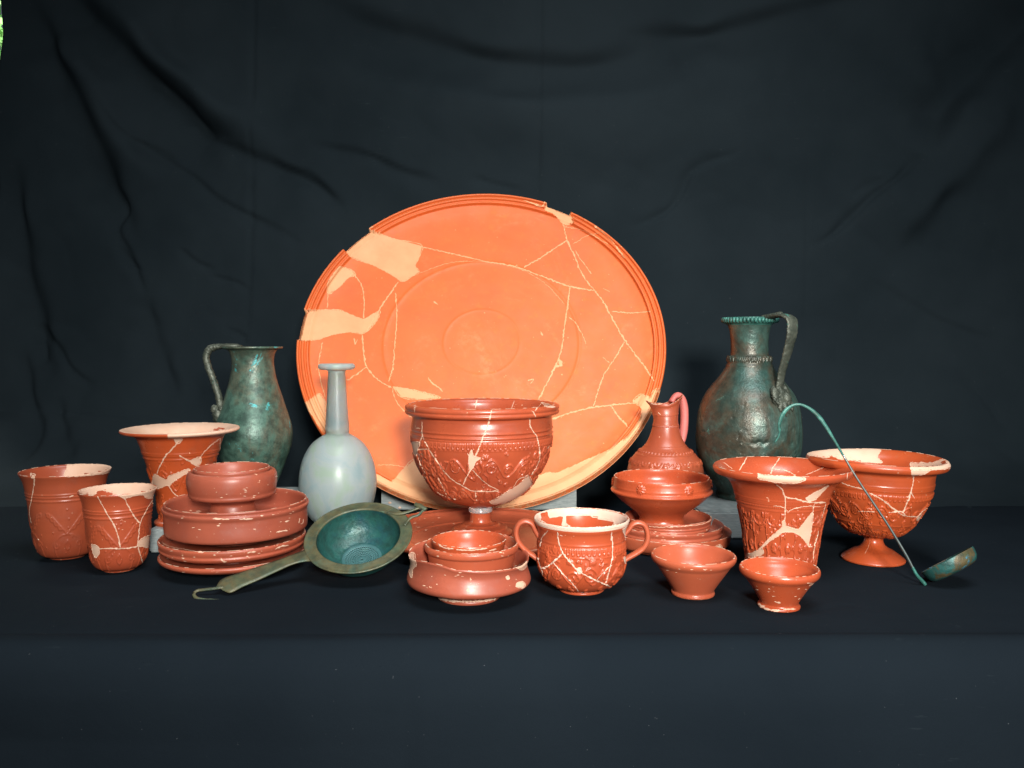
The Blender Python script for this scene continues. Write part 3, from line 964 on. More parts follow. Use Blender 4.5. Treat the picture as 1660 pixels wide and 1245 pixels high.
# ------------------------------------------------------------------ giant plate
def giant_plate():
    lean = math.radians(31.5)
    D = .744
    S = np.array([0, math.sin(lean), math.cos(lean)]); Nn = np.array([0, -math.cos(lean), math.sin(lean)])
    bot = np.array([X_(781.5, 1.71), 1.52, .006])
    Cc = bot + S * D / 2 + Nn * 0
    R = D / 2
    k = R / .381
    front = [(.381, .014), (.3822, .026), (.3800, .0318), (.3768, .0315), (.3755, .0262), (.3728, .0258), (.3716, .0308), (.3668, .0310), (.3657, .0258), (.3632, .0250), (.3618, .0275), (.3580, .0270), (.3568, .0190), (.3540, .0178),
             (.350, .0165), (.335, .0125), (.30, .0085), (.25, .006), (.210, .0052), (.2065, .0059), (.2035, .0057), (.200, .0046), (.150, .0035), (.084, .003), (.0815, .0034), (.0785, .0034), (.076, .003), (.03, .003), (1e-5, .003)]
    back = [(1e-5, -.012), (.215, -.012), (.222, -.028), (.232, -.028), (.238, -.010), (.30, -.004), (.35, .001), (.374, .006)]
    B, _ = crom(back, .012); Fr, _ = crom([back[-1]] + front, .0022)
    prof = np.vstack([B, Fr[1:]]) * k
    nb = len(B)
    nth = 1000
    th = np.linspace(0, 2 * math.pi, nth, endpoint=False)
    r = np.repeat(prof[:, 0:1], nth, 1); w = np.repeat(prof[:, 1:2], nth, 1)
    P0 = Cc + r[..., None] * (np.cos(th)[None, :, None] * np.array([1, 0, 0]) + np.sin(th)[None, :, None] * S) + w[..., None] * Nn
    px, py = project(P0.reshape(-1, 3)); px = px.reshape(r.shape); py = py.reshape(r.shape)
    zp = lambda pts: zc((460, 290), .44187, pts)
    P1 = zp([(228, 264), (185, 228), (278, 135), (316, 186), (400, 218), (508, 247), (496, 290), (482, 318), (498, 342), (470, 358), (438, 377), (418, 368), (392, 350), (330, 318), (242, 284)])
    P2 = zp([(205, 320), (250, 335), (264, 352), (238, 362), (200, 400), (165, 422), (158, 400), (172, 360)])
    P3 = zp([(30, 585), (30, 480), (78, 482), (155, 480), (210, 482), (250, 500), (292, 514), (352, 484), (345, 515), (310, 555), (288, 568), (240, 562), (180, 572), (120, 590), (75, 594)])
    P4 = zp([(60, 828), (84, 818), (130, 788), (150, 812), (158, 890), (152, 930), (128, 905), (100, 860)])
    P5 = zp([(318, 1080), (342, 1084), (395, 1112), (430, 1075), (478, 1030), (560, 1085), (800, 1120), (930, 1090), (968, 1078), (1002, 1078), (1100, 1035), (1200, 990), (1268, 938), (1312, 872), (1312, 842), (1282, 815), (1315, 788), (1345, 800), (1362, 770), (1440, 790),
              (1400, 950), (1180, 1190), (800, 1290), (430, 1230), (280, 1100)])
    P6 = zp([(958, 104), (975, 70), (1060, 90), (1046, 120), (1062, 160), (1034, 168), (1020, 160), (990, 128), (960, 115)])
    P7 = zp([(400, 762), (470, 773), (576, 802), (500, 808), (430, 800)])
    gap = np.zeros(r.shape, bool)
    full = in_poly(px, py, P5) | in_poly(px, py, [(781 + (x - 781) * 1.012, 572 + (y - 572) * 1.012) for x, y in P5])
    wide = lambda poly: [(781 + (x - 781) * 1.012, 572 + (y - 572) * 1.012) for x, y in poly]
    for p in (P1, P3, P5, P6):
        gap |= in_poly(px, py, p)
        gap |= in_poly(px, py, wide(p))
    rr = r / k
    g = gap & (rr > .352) & (np.arange(len(prof))[:, None] >= nb - 1)
    w = np.where(g, np.interp(rr, [.352, .360, .376, .382], [.0170, .0215, .0235, .016]) * k * np.where(full, 1.12, 1.0), w)
    lim = gap & (rr > .355)
    r = np.where(lim, (.355 + (rr - .355) * np.where(full, 1.02, .93)) * k, r)
    # slight warping of the fired clay
    w = w + .0018 * np.sin(2 * th + .7)[None, :] * (r / R) ** 2
    Vx = Cc + r[..., None] * (np.cos(th)[None, :, None] * np.array([1, 0, 0]) + np.sin(th)[None, :, None] * S) + w[..., None] * Nn
    v = Vessel.__new__(Vessel)
    v.V = Vx.reshape(-1, 3); v.nth = nth; v.nr = len(prof); v.base = bot; v.rib = []; v._bvh = None
    i = np.arange(v.nr - 1)[:, None]; j = np.arange(nth)[None, :]; j2 = (j + 1) % nth
    v.F = np.stack([i * nth + j, i * nth + j2, (i + 1) * nth + j2, (i + 1) * nth + j], -1).reshape(-1, 4)
    zone = np.where(prof[1:, 0] / k > .3575, 1, 0); zone[:nb - 1] = 2
    v.labs = [('plate_floor', 'slip_floor'), ('rim', 'slip_plate'), ('back', 'slip_plate')]
    v.fl = np.repeat(zone, nth)
    v.root = thing('giant_plate', tuple(bot), 'giant round orange plate leaning back, mended from many sherds with ochre fillings', 'plate')
    for p in (P1, P2, P3, P4, P5, P6, P7): v.patch(p, mat='plaster_plate', outline=.0012)
    cr = [
        ([(508, 250), (620, 275), (730, 300), (860, 325), (930, 350), (1050, 395), (1140, 410)], 2.0),
        ([(1140, 410), (1165, 440), (1250, 590), (1310, 670), (1360, 745)], 2.0),
        ([(1025, 165), (1040, 225), (1070, 290), (1090, 340), (1120, 385), (1140, 410)], 1.9),
        ([(1040, 225), (1000, 250), (950, 285), (880, 325)], 2.0),
        ([(1070, 265), (1100, 310), (1130, 350)], 1.2),
        ([(1050, 395), (1045, 440), (1030, 540), (1015, 640), (985, 710), (935, 810)], 1.9),
        ([(1045, 508), (1072, 530), (1110, 605)], 1.2),
        ([(1250, 595), (1220, 650), (1175, 720), (1135, 835)], 1.5),
        ([(1205, 485), (1270, 492), (1345, 487)], 1.4),
        ([(985, 880), (1100, 845), (1200, 830), (1310, 820)], 2.0),
        ([(1200, 832), (1230, 875), (1268, 915)], 2.0),
        ([(420, 378), (370, 450), (300, 560)], 2.0),
        ([(410, 420), (415, 500), (408, 600), (400, 690), (385, 745)], 1.5),
        ([(288, 565), (292, 620), (305, 690), (350, 740), (395, 765)], 2.0),
        ([(250, 340), (285, 390), (295, 450), (292, 510)], 1.6),
        ([(163, 415), (160, 475)], 1.5),
        ([(142, 600), (128, 680), (135, 740), (152, 800)], 1.2),
        ([(305, 690), (270, 715), (230, 740)], 1.6),
        ([(398, 768), (410, 810), (450, 860), (482, 885)], 1.1),
        ([(1030, 175), (1100, 190), (1190, 240)], 1.0),
        ([(1060, 240), (1110, 210), (1155, 198)], .8),
        ([(500, 345), (600, 310), (700, 302), (850, 325), (960, 385), (1030, 460)], .7),
        ([(1171, 655), (1195, 675)], 1.0), ([(1170, 400), (1195, 415)], 1.0),
        ([(345, 1050), (420, 1052), (480, 1075)], .8),
        ([(530, 730), (545, 750), (570, 765), (585, 782)], 1.6),
        ([(895, 740), (915, 735), (905, 752)], 1.8),
        ([(1008, 660), (1018, 680), (998, 690)], 4.0), ([(942, 560), (950, 575)], 3.0),
        ([(258, 585), (262, 605), (270, 590)], 1.6), ([(548, 450), (565, 462)], 2.0),
    ]
    for pts, wd in cr: v.crack(zp(pts), wd * .00105, 'plaster_plate', jit=.7)
    # bare clay showing where the mouldings broke
    for pts in ([(312, 178), (330, 176)], [(1042, 118), (1048, 135)], [(236, 250), (240, 262)]):
        v.crack(zp(pts), .0022, 'plaster_plate')
    v.crack(zp([(880, 78), (920, 92), (950, 100), (958, 86), (985, 98)]), .003, 'plaster_plate')
    v.crack(zp([(1140, 172), (1200, 225), (1250, 290)]), .0028, 'plaster_plate')
    v.crack(zp([(170, 950), (150, 925), (120, 880)]), .0024, 'plaster_plate')
    v.build()


giant_plate()

# ------------------------------------------------------------------ left side
rnd = random.Random(5)
# large beaker
def rel_beaker(seed, y0, y1, g):
    def f(R, sy):
        r = random.Random(seed)
        for y in g: R.ring(sy(y), .0011, .0009)
        C = 2 * math.pi * R.R
        n = 5
        for k in range(n):       # plant motifs: crossed fronds and hanging arcs
            u = -C / 2 + C * (k + .5) / n
            H = sy(y0) - sy(y1); b = sy(y1)
            for sg in (-1, 1):
                R.line([(u + sg * H * .06 * j, b + H * (.45 + .07 * j)) for j in range(7)], .0011, .0005)
                R.line([(u + sg * (H * .05 + H * .30 * math.sin(a)), b + H * (.45 - .38 * (1 - math.cos(a)))) for a in np.linspace(0, 2.0, 9)], .0011, .0005)
                for j in range(4): R.leaf(u + sg * H * (.12 + .09 * j), b + H * (.55 + .09 * j), H * .13, sg * .4 + (1.57 - sg * 1.2), .0010, .0006)
                R.spiral(u + sg * H * .30, b + H * .22, H * .09, 1.1, sg, .0010, .0005)
            R.leaf(u, b + H * .1, H * .22, 1.57, .0010, .0006)
        for k in range(40): R.dot(r.uniform(-C / 2, C / 2), r.uniform(sy(y1), sy(y0)), .001, .0009)
    return f


bk = Vessel('beaker', 108, 901, 0,
       [('foot', [(30, 901), (31, 899)]), ('body', [(36, 897.5), (45, 893), (51, 884), (55, 870), (58, 850), (60, 835), (61.8, 820), (64, 802), (66.5, 788)]),
        ('rim', [(69, 777), (72, 770), (75.6, 763.5), (75.4, 762)])],
       [(73, 763), (66, 785), (61, 815), (56, 860), (50, 882), (35, 892), (0, 893)], {'*': 'slip_b'},
       'larger red slip beaker, half its inside cream plaster', 'beaker', 'tall mended beakers', inner_part='body', nth=400, ds=.0012,
       relief=rel_beaker(1, 815, 888, (793, 797, 803)))
bk.patch(zz(ZA, [(548, 200), (700, 196), (850, 212), (905, 235), (915, 262), (880, 282), (800, 295), (600, 312), (520, 306), (540, 250)]))
bk.patch(zz(ZA, [(245, 290), (285, 295), (275, 325), (255, 320)]))
bk.crack(zz(ZA, [(265, 300), (278, 330), (270, 420), (255, 500), (243, 560), (240, 620), (252, 690)]), .0013)
for p in ([(560, 480), (580, 468), (595, 470)], [(305, 820), (316, 830)], [(800, 290), (830, 285)], [(645, 460), (650, 475)]): bk.crack(zz(ZA, p), .0018)
bk.build()

sb = Vessel('beaker', 192.5, 922, 0,
       [('foot', [(26.5, 922), (27, 920)]), ('body', [(31, 918.5), (39, 914.5), (44.5, 907), (48, 895), (50, 882), (52, 866), (54, 845), (55.5, 830), (57, 817)]),
        ('rim', [(58.5, 808), (61.5, 800), (64.5, 794.5), (64.3, 793)])],
       [(62, 794), (56, 815), (52, 845), (47, 885), (38, 905), (25, 914), (0, 915)], {'*': 'slip'},
       'smaller red slip beaker with cream inside and a crack round its lower wall', 'beaker', 'tall mended beakers', inner_part='body', nth=380, ds=.0011,
       relief=rel_beaker(2, 835, 912, (820, 824, 831)))
sb.patch(zz(ZA, [(640, 440), (660, 410), (700, 390), (800, 370), (950, 355), (1100, 358), (1200, 372), (1275, 405), (1290, 440), (1230, 492), (1180, 482), (1160, 462), (1090, 470), (1000, 487), (960, 465), (860, 428), (790, 430), (765, 460), (700, 452), (655, 450)]))
sb.patch(zz(ZA, [(1238, 490), (1290, 430), (1280, 520), (1252, 560), (1238, 530)]))
sb.patch(zz(ZA, [(742, 860), (800, 885), (805, 925), (775, 970), (752, 930)]))
sb.patch(zz(ZA, [(1110, 870), (1130, 835), (1180, 800), (1225, 795), (1220, 870), (1195, 890), (1150, 880), (1120, 880)]))
for p in ([(785, 465), (860, 600), (920, 700), (955, 790), (975, 890)], [(1005, 485), (1045, 560), (1090, 640), (1135, 695)],
          [(1235, 500), (1180, 600), (1140, 680), (1125, 780), (1118, 870), (1140, 960), (1155, 1010)], [(800, 900), (900, 895), (1000, 897), (1080, 885), (1115, 878)]):
    sb.crack(zz(ZA, p), .0012)
sb.build()


def rel_flared(R, sy):
    for y in (729, 732, 738): R.ring(sy(y), .0012, .0010)
    R.scrolls(sy(800), sy(744), random.Random(3))
    R.scrolls(sy(835), sy(803), random.Random(8))


fv = Vessel('flared_beaker', 293.5, 846, blk_a_h,
       [('foot', [(46, 846), (46, 842)]), ('body', [(40, 838), (38.5, 832), (40, 820), (43, 800), (47, 784), (53, 764), (58.5, 744), (61.5, 735), (64.5, 726), (68, 716), (73, 706)]),
        ('rim', [(84, 701), (95, 699), (97.5, 696.5), (96.5, 694)])],
       [(92, 693.5), (80, 697), (70, 704), (62, 718), (55, 744), (44, 785), (36, 820), (0, 828)], {'*': 'slip_orange', 'lining': 'plaster'},
       'flared beaker with a wide cream rim standing on a grey block', 'beaker', None, inner_part='lining', nth=440, ds=.0012, relief=rel_flared)
fv.patch(zz(ZB, [(100, 230), (300, 195), (650, 190), (1120, 230), (1130, 300), (900, 335), (510, 360), (512, 300), (300, 302), (140, 282)]), name='rim_filling', outline=0)
fv.patch(zz(ZB, [(868, 287), (920, 266), (975, 268), (962, 284)]), name='sherd', mat='slip_orange', outline=0)
for p in ([(560, 357), (630, 360), (585, 397)], [(690, 530), (770, 508), (776, 555), (740, 575), (705, 555)],
          [(400, 640), (500, 690), (520, 660), (600, 630), (680, 600), (690, 612), (560, 700), (520, 740), (500, 735), (450, 755), (390, 760), (385, 700)]):
    fv.patch(zz(ZB, p))
for p in ([(590, 385), (545, 440), (490, 500), (450, 570), (420, 640)], [(930, 355), (860, 410), (800, 470), (765, 520)], [(935, 350), (932, 450), (925, 520)],
          [(600, 490), (650, 520), (700, 545)], [(520, 740), (560, 800), (600, 830)]):
    fv.crack(zz(ZB, p), .0014)
fv.build()

# green bronze jug
def dents(seed, a, sc):
    def f(V, s):
        n = vnoise(V[..., 0] * 1.0, V[..., 2] * 1.0 + V[..., 1], sc, seed, 3)
        d = V - np.array([s.X, s.Y, 0]); d[..., 2] = 0
        L = np.maximum(np.linalg.norm(d, axis=-1, keepdims=True), 1e-6)
        return V + d / L * (n * a)[..., None] * np.clip(L / .03, 0, 1)
    return f


jl = Vessel('bronze_jug', 412.5, 802, .052,
       [('foot', [(36, 802), (36.5, 798), (34, 793)]), ('body', [(37, 786), (45, 770), (53, 750), (60.5, 730), (63.5, 710), (62.5, 696), (58, 680), (51, 660), (44.5, 640), (38.5, 620), (35, 600), (34.3, 588), (36, 578)]),
        ('rim', [(40, 571), (48, 568.5), (49.5, 567), (49, 565.5)])],
       [(44, 567), (35, 573), (31, 590), (33, 610), (45, 650), (55, 690), (50, 750), (30, 790), (0, 795)], {'*': 'bronze_left'},
       'green bronze jug with its ornate handle on one side, beside the glass bottle', 'jug', 'bronze jugs', inner_part='body', nth=200, deform=dents(3, .0009, 30), Y=1.5)
Yj = jl.Y
k = Yj / FPX
pts = [(392, 563), (372, 561.5), (352, 562), (340, 566), (334.5, 577), (337, 592), (343, 608), (350, 628), (355, 645), (357, 660)]
sweep('handle', [at_y(x, y, Yj - .002 * i) for i, (x, y) in enumerate(pts)], [(8 * k, 3 * k), (7.5 * k, 3.5 * k), (7 * k, 5 * k), (6.5 * k, 6 * k)] + [(6 * k, 5.4 * k)] * 6,
      M['bronze_band'], jl.root, jl.base, side=(0, 1, 0), noise=.09, per=10)
p = at_y(354, 672, Yj - .02)
V, F = blob_mesh([(p, (.010, .009, .016), np.eye(3), .16), (p + np.array([-.006, -.003, .010]), (.006, .006, .007), np.eye(3), .2), (p + np.array([.007, -.003, .010]), (.006, .006, .007), np.eye(3), .2)], 18)
mesh_obj('handle_escutcheon', V, np.array(F), M['bronze_band'], jl.root, jl.base)
p = at_y(372, 561, Yj - .004)
V, F = blob_mesh([(p, (.022, .010, .0045), np.eye(3), .12), (at_y(398, 564, Yj), (.018, .014, .003), np.eye(3), .15)], 14)
mesh_obj('thumb_rest', V, np.array(F), M['bronze_band'], jl.root, jl.base)
jl.build()

# glass bottle
bo = Vessel('glass_bottle', 548, 851, 0,
       [('body', [(18, 851), (30, 849), (44, 839), (55, 822), (61.5, 800), (63.2, 782), (61, 760), (55, 740), (43, 720), (31, 710), (22, 704.5)]),
        ('neck', [(18.6, 702), (19.4, 696), (19, 690), (17.6, 670), (15.8, 640), (14.4, 615), (14.2, 602)]),
        ('rim', [(16, 600), (26, 599), (29.6, 596), (29.6, 592), (27, 589.5)])],
       [(20, 590), (12, 592), (11.5, 605), (13.5, 660), (16, 700), (40, 725), (57, 760), (59, 790), (40, 835), (0, 843)], {'*': 'glass', 'neck': 'glass_neck'},
       'frosted pale blue glass bottle with round body and long neck', 'bottle', inner_part='body', nth=160)
bo.build()

# left stack. depth found from the lowest plate
LY = 1.20
def W_(cx, y, Y): return at_y(cx, y, Y)[2]


def plate_px(name, cx, Y, z0, segs, inner, mats, label, cat, group=None, **kw):
    """a vessel whose height is fixed by depth Y; frame heights are given as they stand"""
    zpx = segs[0][1][0][1]
    return Vessel(name, cx, zpx, z0, segs, inner, mats, label, cat, group, Y=Y, **kw)


def chips(v, n, seed, y0, y1, x0, x1, w=.0013, mat='plaster'):
    r = random.Random(seed)
    for _ in range(n):
        x, y = r.uniform(x0, x1), r.uniform(y0, y1)
        L = r.uniform(1.5, 5)
        v.crack([(x, y), (x + L, y + r.uniform(-.6, .6))], w * r.uniform(.6, 1.3), mat, jit=.3, name=None)


GL = 'stacked vessels at the left'
zb_ = lambda z, Y: 622.5 - FPX * math.tan(math.atan2(z - CAMH, Y) + PITCH)     # frame height of world height z at depth Y
p1 = plate_px('plate', 376, LY, 0,
       [('foot', [(55, zb_(0, LY)), (56, zb_(.006, LY))]), ('body', [(80, 906), (105, 904), (116, 900)]), ('rim', [(120, 897), (120.5, 893), (117.5, 891.5)])],
       [(114, 895), (100, 899), (50, 901), (0, 901)], {'*': 'slip_worn'},
       'lowest red plate of the stack behind the strainer handle', 'plate', GL, inner_part='body', nth=260)
chips(p1, 16, 2, 905, 935, 262, 470)
p1.build()
z1 = .013
p2 = plate_px('plate', 375.5, LY + .002, z1,
       [('foot', [(58, zb_(z1, LY)), (58, zb_(z1 + .008, LY))]), ('body', [(90, 889), (112, 886)]), ('rim', [(117, 883), (119, 880), (118, 877), (119.5, 873), (120, 868.5), (118, 866.5)])],
       [(115, 869), (111, 878), (90, 883), (40, 884), (0, 884)], {'*': 'slip_worn'},
       'second red plate up, with ribbed chipped edge, under the footed dish', 'plate', GL, inner_part='body', nth=280, ds=.0012)
chips(p2, 26, 3, 893, 912, 262, 480)
for a in ([(262, 878), (272, 885), (290, 889), (305, 891)], [(300, 891), (330, 896)], [(401, 896), (415, 894)], [(446, 890), (455, 886), (468, 884)], [(358, 904), (360, 909), (368, 911)]): p2.crack(a, .0016)
p2.build()
z2 = z1 + .0285
p3 = plate_px('footed_dish', 381.5, LY, z2,
       [('foot', [(62, zb_(z2, LY)), (62, zb_(z2 + .004, LY)), (59, 866), (60, 860)]), ('body', [(100, 859), (112, 857.5), (115.5, 855), (116.5, 850), (116.5, 832), (117, 824)]),
        ('rim', [(118.5, 821), (119.5, 817.5), (118, 815), (115.5, 816.5), (115, 814), (116, 811), (114.5, 809.5)])],
       [(112, 811), (110.5, 825), (108, 838), (95, 843), (40, 845), (0, 845)], {'*': 'slip_d'},
       'wide upright-walled red dish on a foot, holding the small bowl', 'dish', GL, inner_part='body', nth=300, ds=.0012)
chips(p3, 22, 5, 828, 868, 280, 490)
for a in ([(345, 841), (372, 842)], [(388, 842), (410, 841)], [(462, 846), (469, 844)], [(484, 848), (486, 840)], [(490, 849), (492, 842)], [(448, 862), (466, 860)], [(318, 829), (326, 829)]): p3.crack(a, .0013)
p3.build()
z3 = z2 + .0235
p4 = plate_px('small_bowl', 376.5, LY - .004, z3,
       [('foot', [(41, zb_(z3, LY)), (40, zb_(z3 + .004, LY)), (37, 822), (36, 813)]), ('body', [(50, 806), (64, 803), (69.5, 801), (71, 798), (70.8, 795), (72.5, 788), (73.8, 778), (73, 767), (69.5, 761.5), (65.5, 760.5), (63.4, 764)]),
        ('rim', [(62, 764), (62.2, 758), (60.5, 756)])],
       [(58.5, 757), (53, 772), (40, 785), (20, 789), (0, 789)], {'*': 'slip_d'},
       'small red bowl with bulging wall, topmost of the stack at the left', 'bowl', GL, inner_part='body', nth=240, ds=.0012)
chips(p4, 12, 6, 785, 812, 330, 430)
p4.build()

# ------------------------------------------------------------------ strainer
def strainer():
    Cn = at_y(581, 869, 1.15)
    sy_, sx_ = .51, .03
    n = np.array([-sx_, -sy_, 1.0]); n /= np.linalg.norm(n)
    P = Cn
    root = thing('wine_strainer', tuple(at_z(581, 934, 0)), 'green bronze strainer with wide flat rim, pierced bowl and long hooked handle', 'strainer')
    base = np.array(root.location)
    e1 = np.array([1, 0, sx_]); e1 /= np.linalg.norm(e1); e2 = np.cross(n, e1)
    kf = 1.15 / FPX
    Ro, Ri = 87.5 * kf * 1.01, 68 * kf
    nth = 220
    def turned(name, prof, mat, hole=False, noise=0):
        pr = np.array(prof); m = len(pr)
        th = np.linspace(0, 2 * math.pi, nth, endpoint=False)
        V = Cn + pr[:, 0][:, None, None] * (np.cos(th)[None, :, None] * e1 + np.sin(th)[None, :, None] * e2) + pr[:, 1][:, None, None] * n
        i = np.arange(m - 1)[:, None]; j = np.arange(nth)[None, :]
        F = np.stack([i * nth + j, i * nth + (j + 1) % nth, (i + 1) * nth + (j + 1) % nth, (i + 1) * nth + j], -1)
        F = F[:, :, ::-1].reshape(-1, 4)
        return mesh_obj(name, V.reshape(-1, 3), F, mat, root, base)
    fl = crom([(Ri, -.003), (Ri, .0002), (Ri + .001, .0012), (Ri + .004, .0010), (Ro - .004, .0004), (Ro - .001, .0010), (Ro, .0), (Ro - .001, -.0015), (Ri + .002, -.0018), (Ri, -.003)], .002)[0]
    turned('flange', fl, M['bronze_olive'])
    rs = .0275
    wall = crom([(Ri - .0003, -.0005), (Ri * .985, -.008), (Ri * .93, -.018), (Ri * .82, -.029), (Ri * .66, -.0360), (rs + .003, -.0395), (rs + .0012, -.0392), (rs, -.0402)], .002)[0]
    wo = wall[::-1] + np.array([.0, -.0016])
    wo[:, 0] += .0012
    turned('bowl', np.vstack([wall, wo]), M['bronze_teal'])
    # pierced bottom: rings of real holes
    V, F = [], []
    rings = 18
    rr = np.linspace(rs + .0008, .0012, rings)
    nt = 96
    th = np.linspace(0, 2 * math.pi, nt, endpoint=False)
    def zb(r): return -.0402 - .0030 * (1 - (r / rs) ** 2)
    for r in rr:
        for t in th: V.append(Cn + r * (math.cos(t) * e1 + math.sin(t) * e2) + n * (zb(r)))
    for i in range(rings - 1):
        step = 2 if rr[i] > .015 else (4 if rr[i] > .0075 else 8)
        for j in range(nt):
            hole = (i % 2 == 1) and 1 < i < rings - 3 and ((j + (i // 2) * (step // 2)) % step < max(1, step // 2))
            if not hole: F.append((i * nt + j, (i + 1) * nt + j, (i + 1) * nt + (j + 1) % nt, i * nt + (j + 1) % nt))
    o = mesh_obj('pierced_bottom', V, np.array(F), M['bronze_pierced'], root, base)
    md = o.modifiers.new('thick', 'SOLIDIFY'); md.thickness = .0009
    # handle: flat bar in the plane of the flange
    up = [(502, 868), (500, 882), (494, 891), (470, 901), (440, 912), (410, 922), (380, 932), (359, 940), (354, 946), (351, 951.5)]
    dn = [(560, 921), (543, 915), (522, 911), (498, 910), (478, 914), (452, 925), (422, 939), (396, 950), (372, 961), (362, 957.5)]
    V, F = [], []
    rows = [crom(up, 6)[0], crom(dn, 6)[0]]
    m = min(len(rows[0]), len(rows[1]))
    nn = 7
    for q in range(m):
        A = at_plane(*rows[0][q], P - n * .0012, n); B = at_plane(*rows[1][q], P - n * .0012, n)
        for s in range(nn):
            t = s / (nn - 1)
            X = A + (B - A) * t + n * (.0006 * math.sin(math.pi * t))
            rad = np.array([np.dot(X - Cn, e1), np.dot(X - Cn, e2)]); rl = np.linalg.norm(rad)
            if rl < Ro - .006: X = X + (e1 * rad[0] + e2 * rad[1]) * ((Ro - .006) / rl - 1)
            V.append(X)
    for q in range(m - 1):
        for s in range(nn - 1): F.append((q * nn + s, (q + 1) * nn + s, (q + 1) * nn + s + 1, q * nn + s + 1))
    o = mesh_obj('handle', V, np.array(F), M['bronze_olive'], root, base)
    md = o.modifiers.new('thick', 'SOLIDIFY'); md.thickness = .0020; md.offset = 0
    pl = lambda x, y, h=0: at_plane(x, y, P + n * h, n)
    hook = [(362, 951), (356, 952.5), (344, 954.5), (330, 956), (319, 958), (314.5, 963), (318, 969), (330, 972), (345, 973), (358, 974), (368, 973), (374, 972.5)]
    sweep('hook', [pl(x, y) for x, y in hook], [(3.4 * kf, 1.6 * kf), (3 * kf, 1.8 * kf)] + [(2.5 * kf, 1.9 * kf)] * 8 + [(1.6 * kf, 1.5 * kf), (1.2 * kf, 1.2 * kf)], M['bronze_olive'], root, base, side=tuple(e2), noise=.06)
    pr = [[(628, 831), (645, 833), (660, 830), (672, 826), (680, 823)], [(655, 852), (662, 843), (668, 838), (678, 835), (686, 827)]]
    for q in pr:
        sweep('prong', [pl(x, y, .001 + .001 * i) for i, (x, y) in enumerate(q)], [(3.2 * kf, 1.8 * kf)] * 3 + [(2.4 * kf, 2 * kf)] * 2, M['bronze_olive'], root, base, side=tuple(e2), noise=.05)
    sweep('thumb_tab', [pl(673, 818, .005), pl(680, 820, .006), pl(691, 826, .005)], [(4 * kf, 3 * kf), (5.5 * kf, 3 * kf), (3.5 * kf, 2.6 * kf)], M['bronze_olive'], root, base, side=tuple(e2), noise=.05)


strainer()

# ------------------------------------------------------------------ centre
# flat dish under the krater
fd_Y = 1.335
g = lambda r, z: (r * FPX / fd_Y, zb_(z, fd_Y))
fd = Vessel('flat_plate', 776, zb_(0, fd_Y), 0,
       [('foot', [g(.09, 0), g(.091, .005)]), ('body', [g(.12, .007), g(.145, .010), g(.157, .015)]), ('rim', [g(.163, .018), g(.166, .021), g(.165, .0245), g(.162, .0245)])],
       [g(.160, .0215), g(.157, .0225), g(.154, .0220), g(.150, .0165), g(.140, .0125), g(.115, .0100), g(.112, .0112), g(.108, .0098), g(.05, .0095), g(0, .0095)], {'*': 'slip_plain'},
       'broad flat red plate lying under the tall footed bowl', 'plate', None, Y=fd_Y, inner_part='body', nth=320, ds_in=.002)
chips(fd, 14, 9, 832, 872, 668, 740)
fd.build()

kr_z = .0098
def rel_krater(R, sy):
    for y, h in ((692, .0012), (695, -.0006), (699, .0016), (703, .0007)): R.ring(sy(y), .0012, h)
    R.frieze(sy(714.5), sy(706), .0088, .0009, .0013)
    R.beads(sy(717), .0032, .0008, .0010)
    R.scrolls(sy(768), sy(720), random.Random(21), w=.0013, h=.0017, dens=1.0)
    R.scrolls(sy(803), sy(770), random.Random(22), w=.0013, h=.0016, dens=1.0)
    for q in range(9):       # large leaves and reclining figures in the frieze
        u = -math.pi * R.R + (q + .35) * 2 * math.pi * R.R / 9
        R.leaf(u, sy(762), .030, 1.2 if q % 2 else 1.9, .0016, .0020)
        R.line([(u + .012, sy(735)), (u + .017, sy(745)), (u + .013, sy(754)), (u + .020, sy(764))], .0028, .0019)
        R.line([(u + .014, sy(742)), (u + .024, sy(738))], .0017, .0016)
        R.line([(u + .016, sy(750)), (u + .026, sy(757)), (u + .028, sy(765))], .0018, .0016)
    C = 2 * math.pi * R.R; r = random.Random(4)
    for sgn in (-1, 1):
        for k in range(46):
            u = sgn * r.uniform(.085, .16); s = r.uniform(sy(800), sy(725))
            L = r.uniform(.006, .014); a = 1.57 + sgn * r.uniform(-.4, .4)
            R.leaf(u, s, L, a, .0010, .0016)
    R.rosette(.008, sy(727), .004, 8, .0009, .0015)


kr = Vessel('footed_krater', 778.5, at_and := zb_(kr_z, 1.365), kr_z,
       [('foot', [(52, at_and), (52, at_and - 2.5), (48, at_and - 5), (45, 856), (43, 853.5), (32, 850), (29, 848), (24, 847.2)]),
        ('stem', [(18.5, 845), (16.8, 840), (16.8, 832), (18, 829)]),
        ('collar', [(19.2, 828), (19.2, 817)]),
        ('bowl', [(24, 816.5), (38, 814.5), (52, 809), (62, 803.5), (78, 790), (91.5, 770), (102.5, 750), (109.5, 730), (113, 710), (113.5, 700), (113.2, 685), (112, 676), (113, 671.5)]),
        ('rim', [(119, 669.8), (123, 668), (124, 665), (122.8, 662.5), (123.8, 660), (123.5, 656.5), (121, 654.2)])],
       [(116, 653.8), (112, 656), (109, 662), (109, 690), (105, 725), (92, 762), (60, 797), (25, 809), (0, 810)],
       {'*': 'slip', 'collar': 'clear'}, 'large central red footed bowl with relief scrolls and a chunky clear collar on its stem', 'footed bowl', None,
       inner_part='bowl', Y=1.365, nth=900, ds=.00105, relief=rel_krater,
       deform=lambda V, s: np.stack([V[..., 0] + .0035 * np.clip((V[..., 2] - .05) / .17, 0, 1), V[..., 1], V[..., 2] + .0 * V[..., 0]], -1))
kr.patch(zz(ZG, [(700, 545), (725, 500), (735, 540), (790, 565), (760, 590), (735, 640), (710, 665), (700, 600)]))
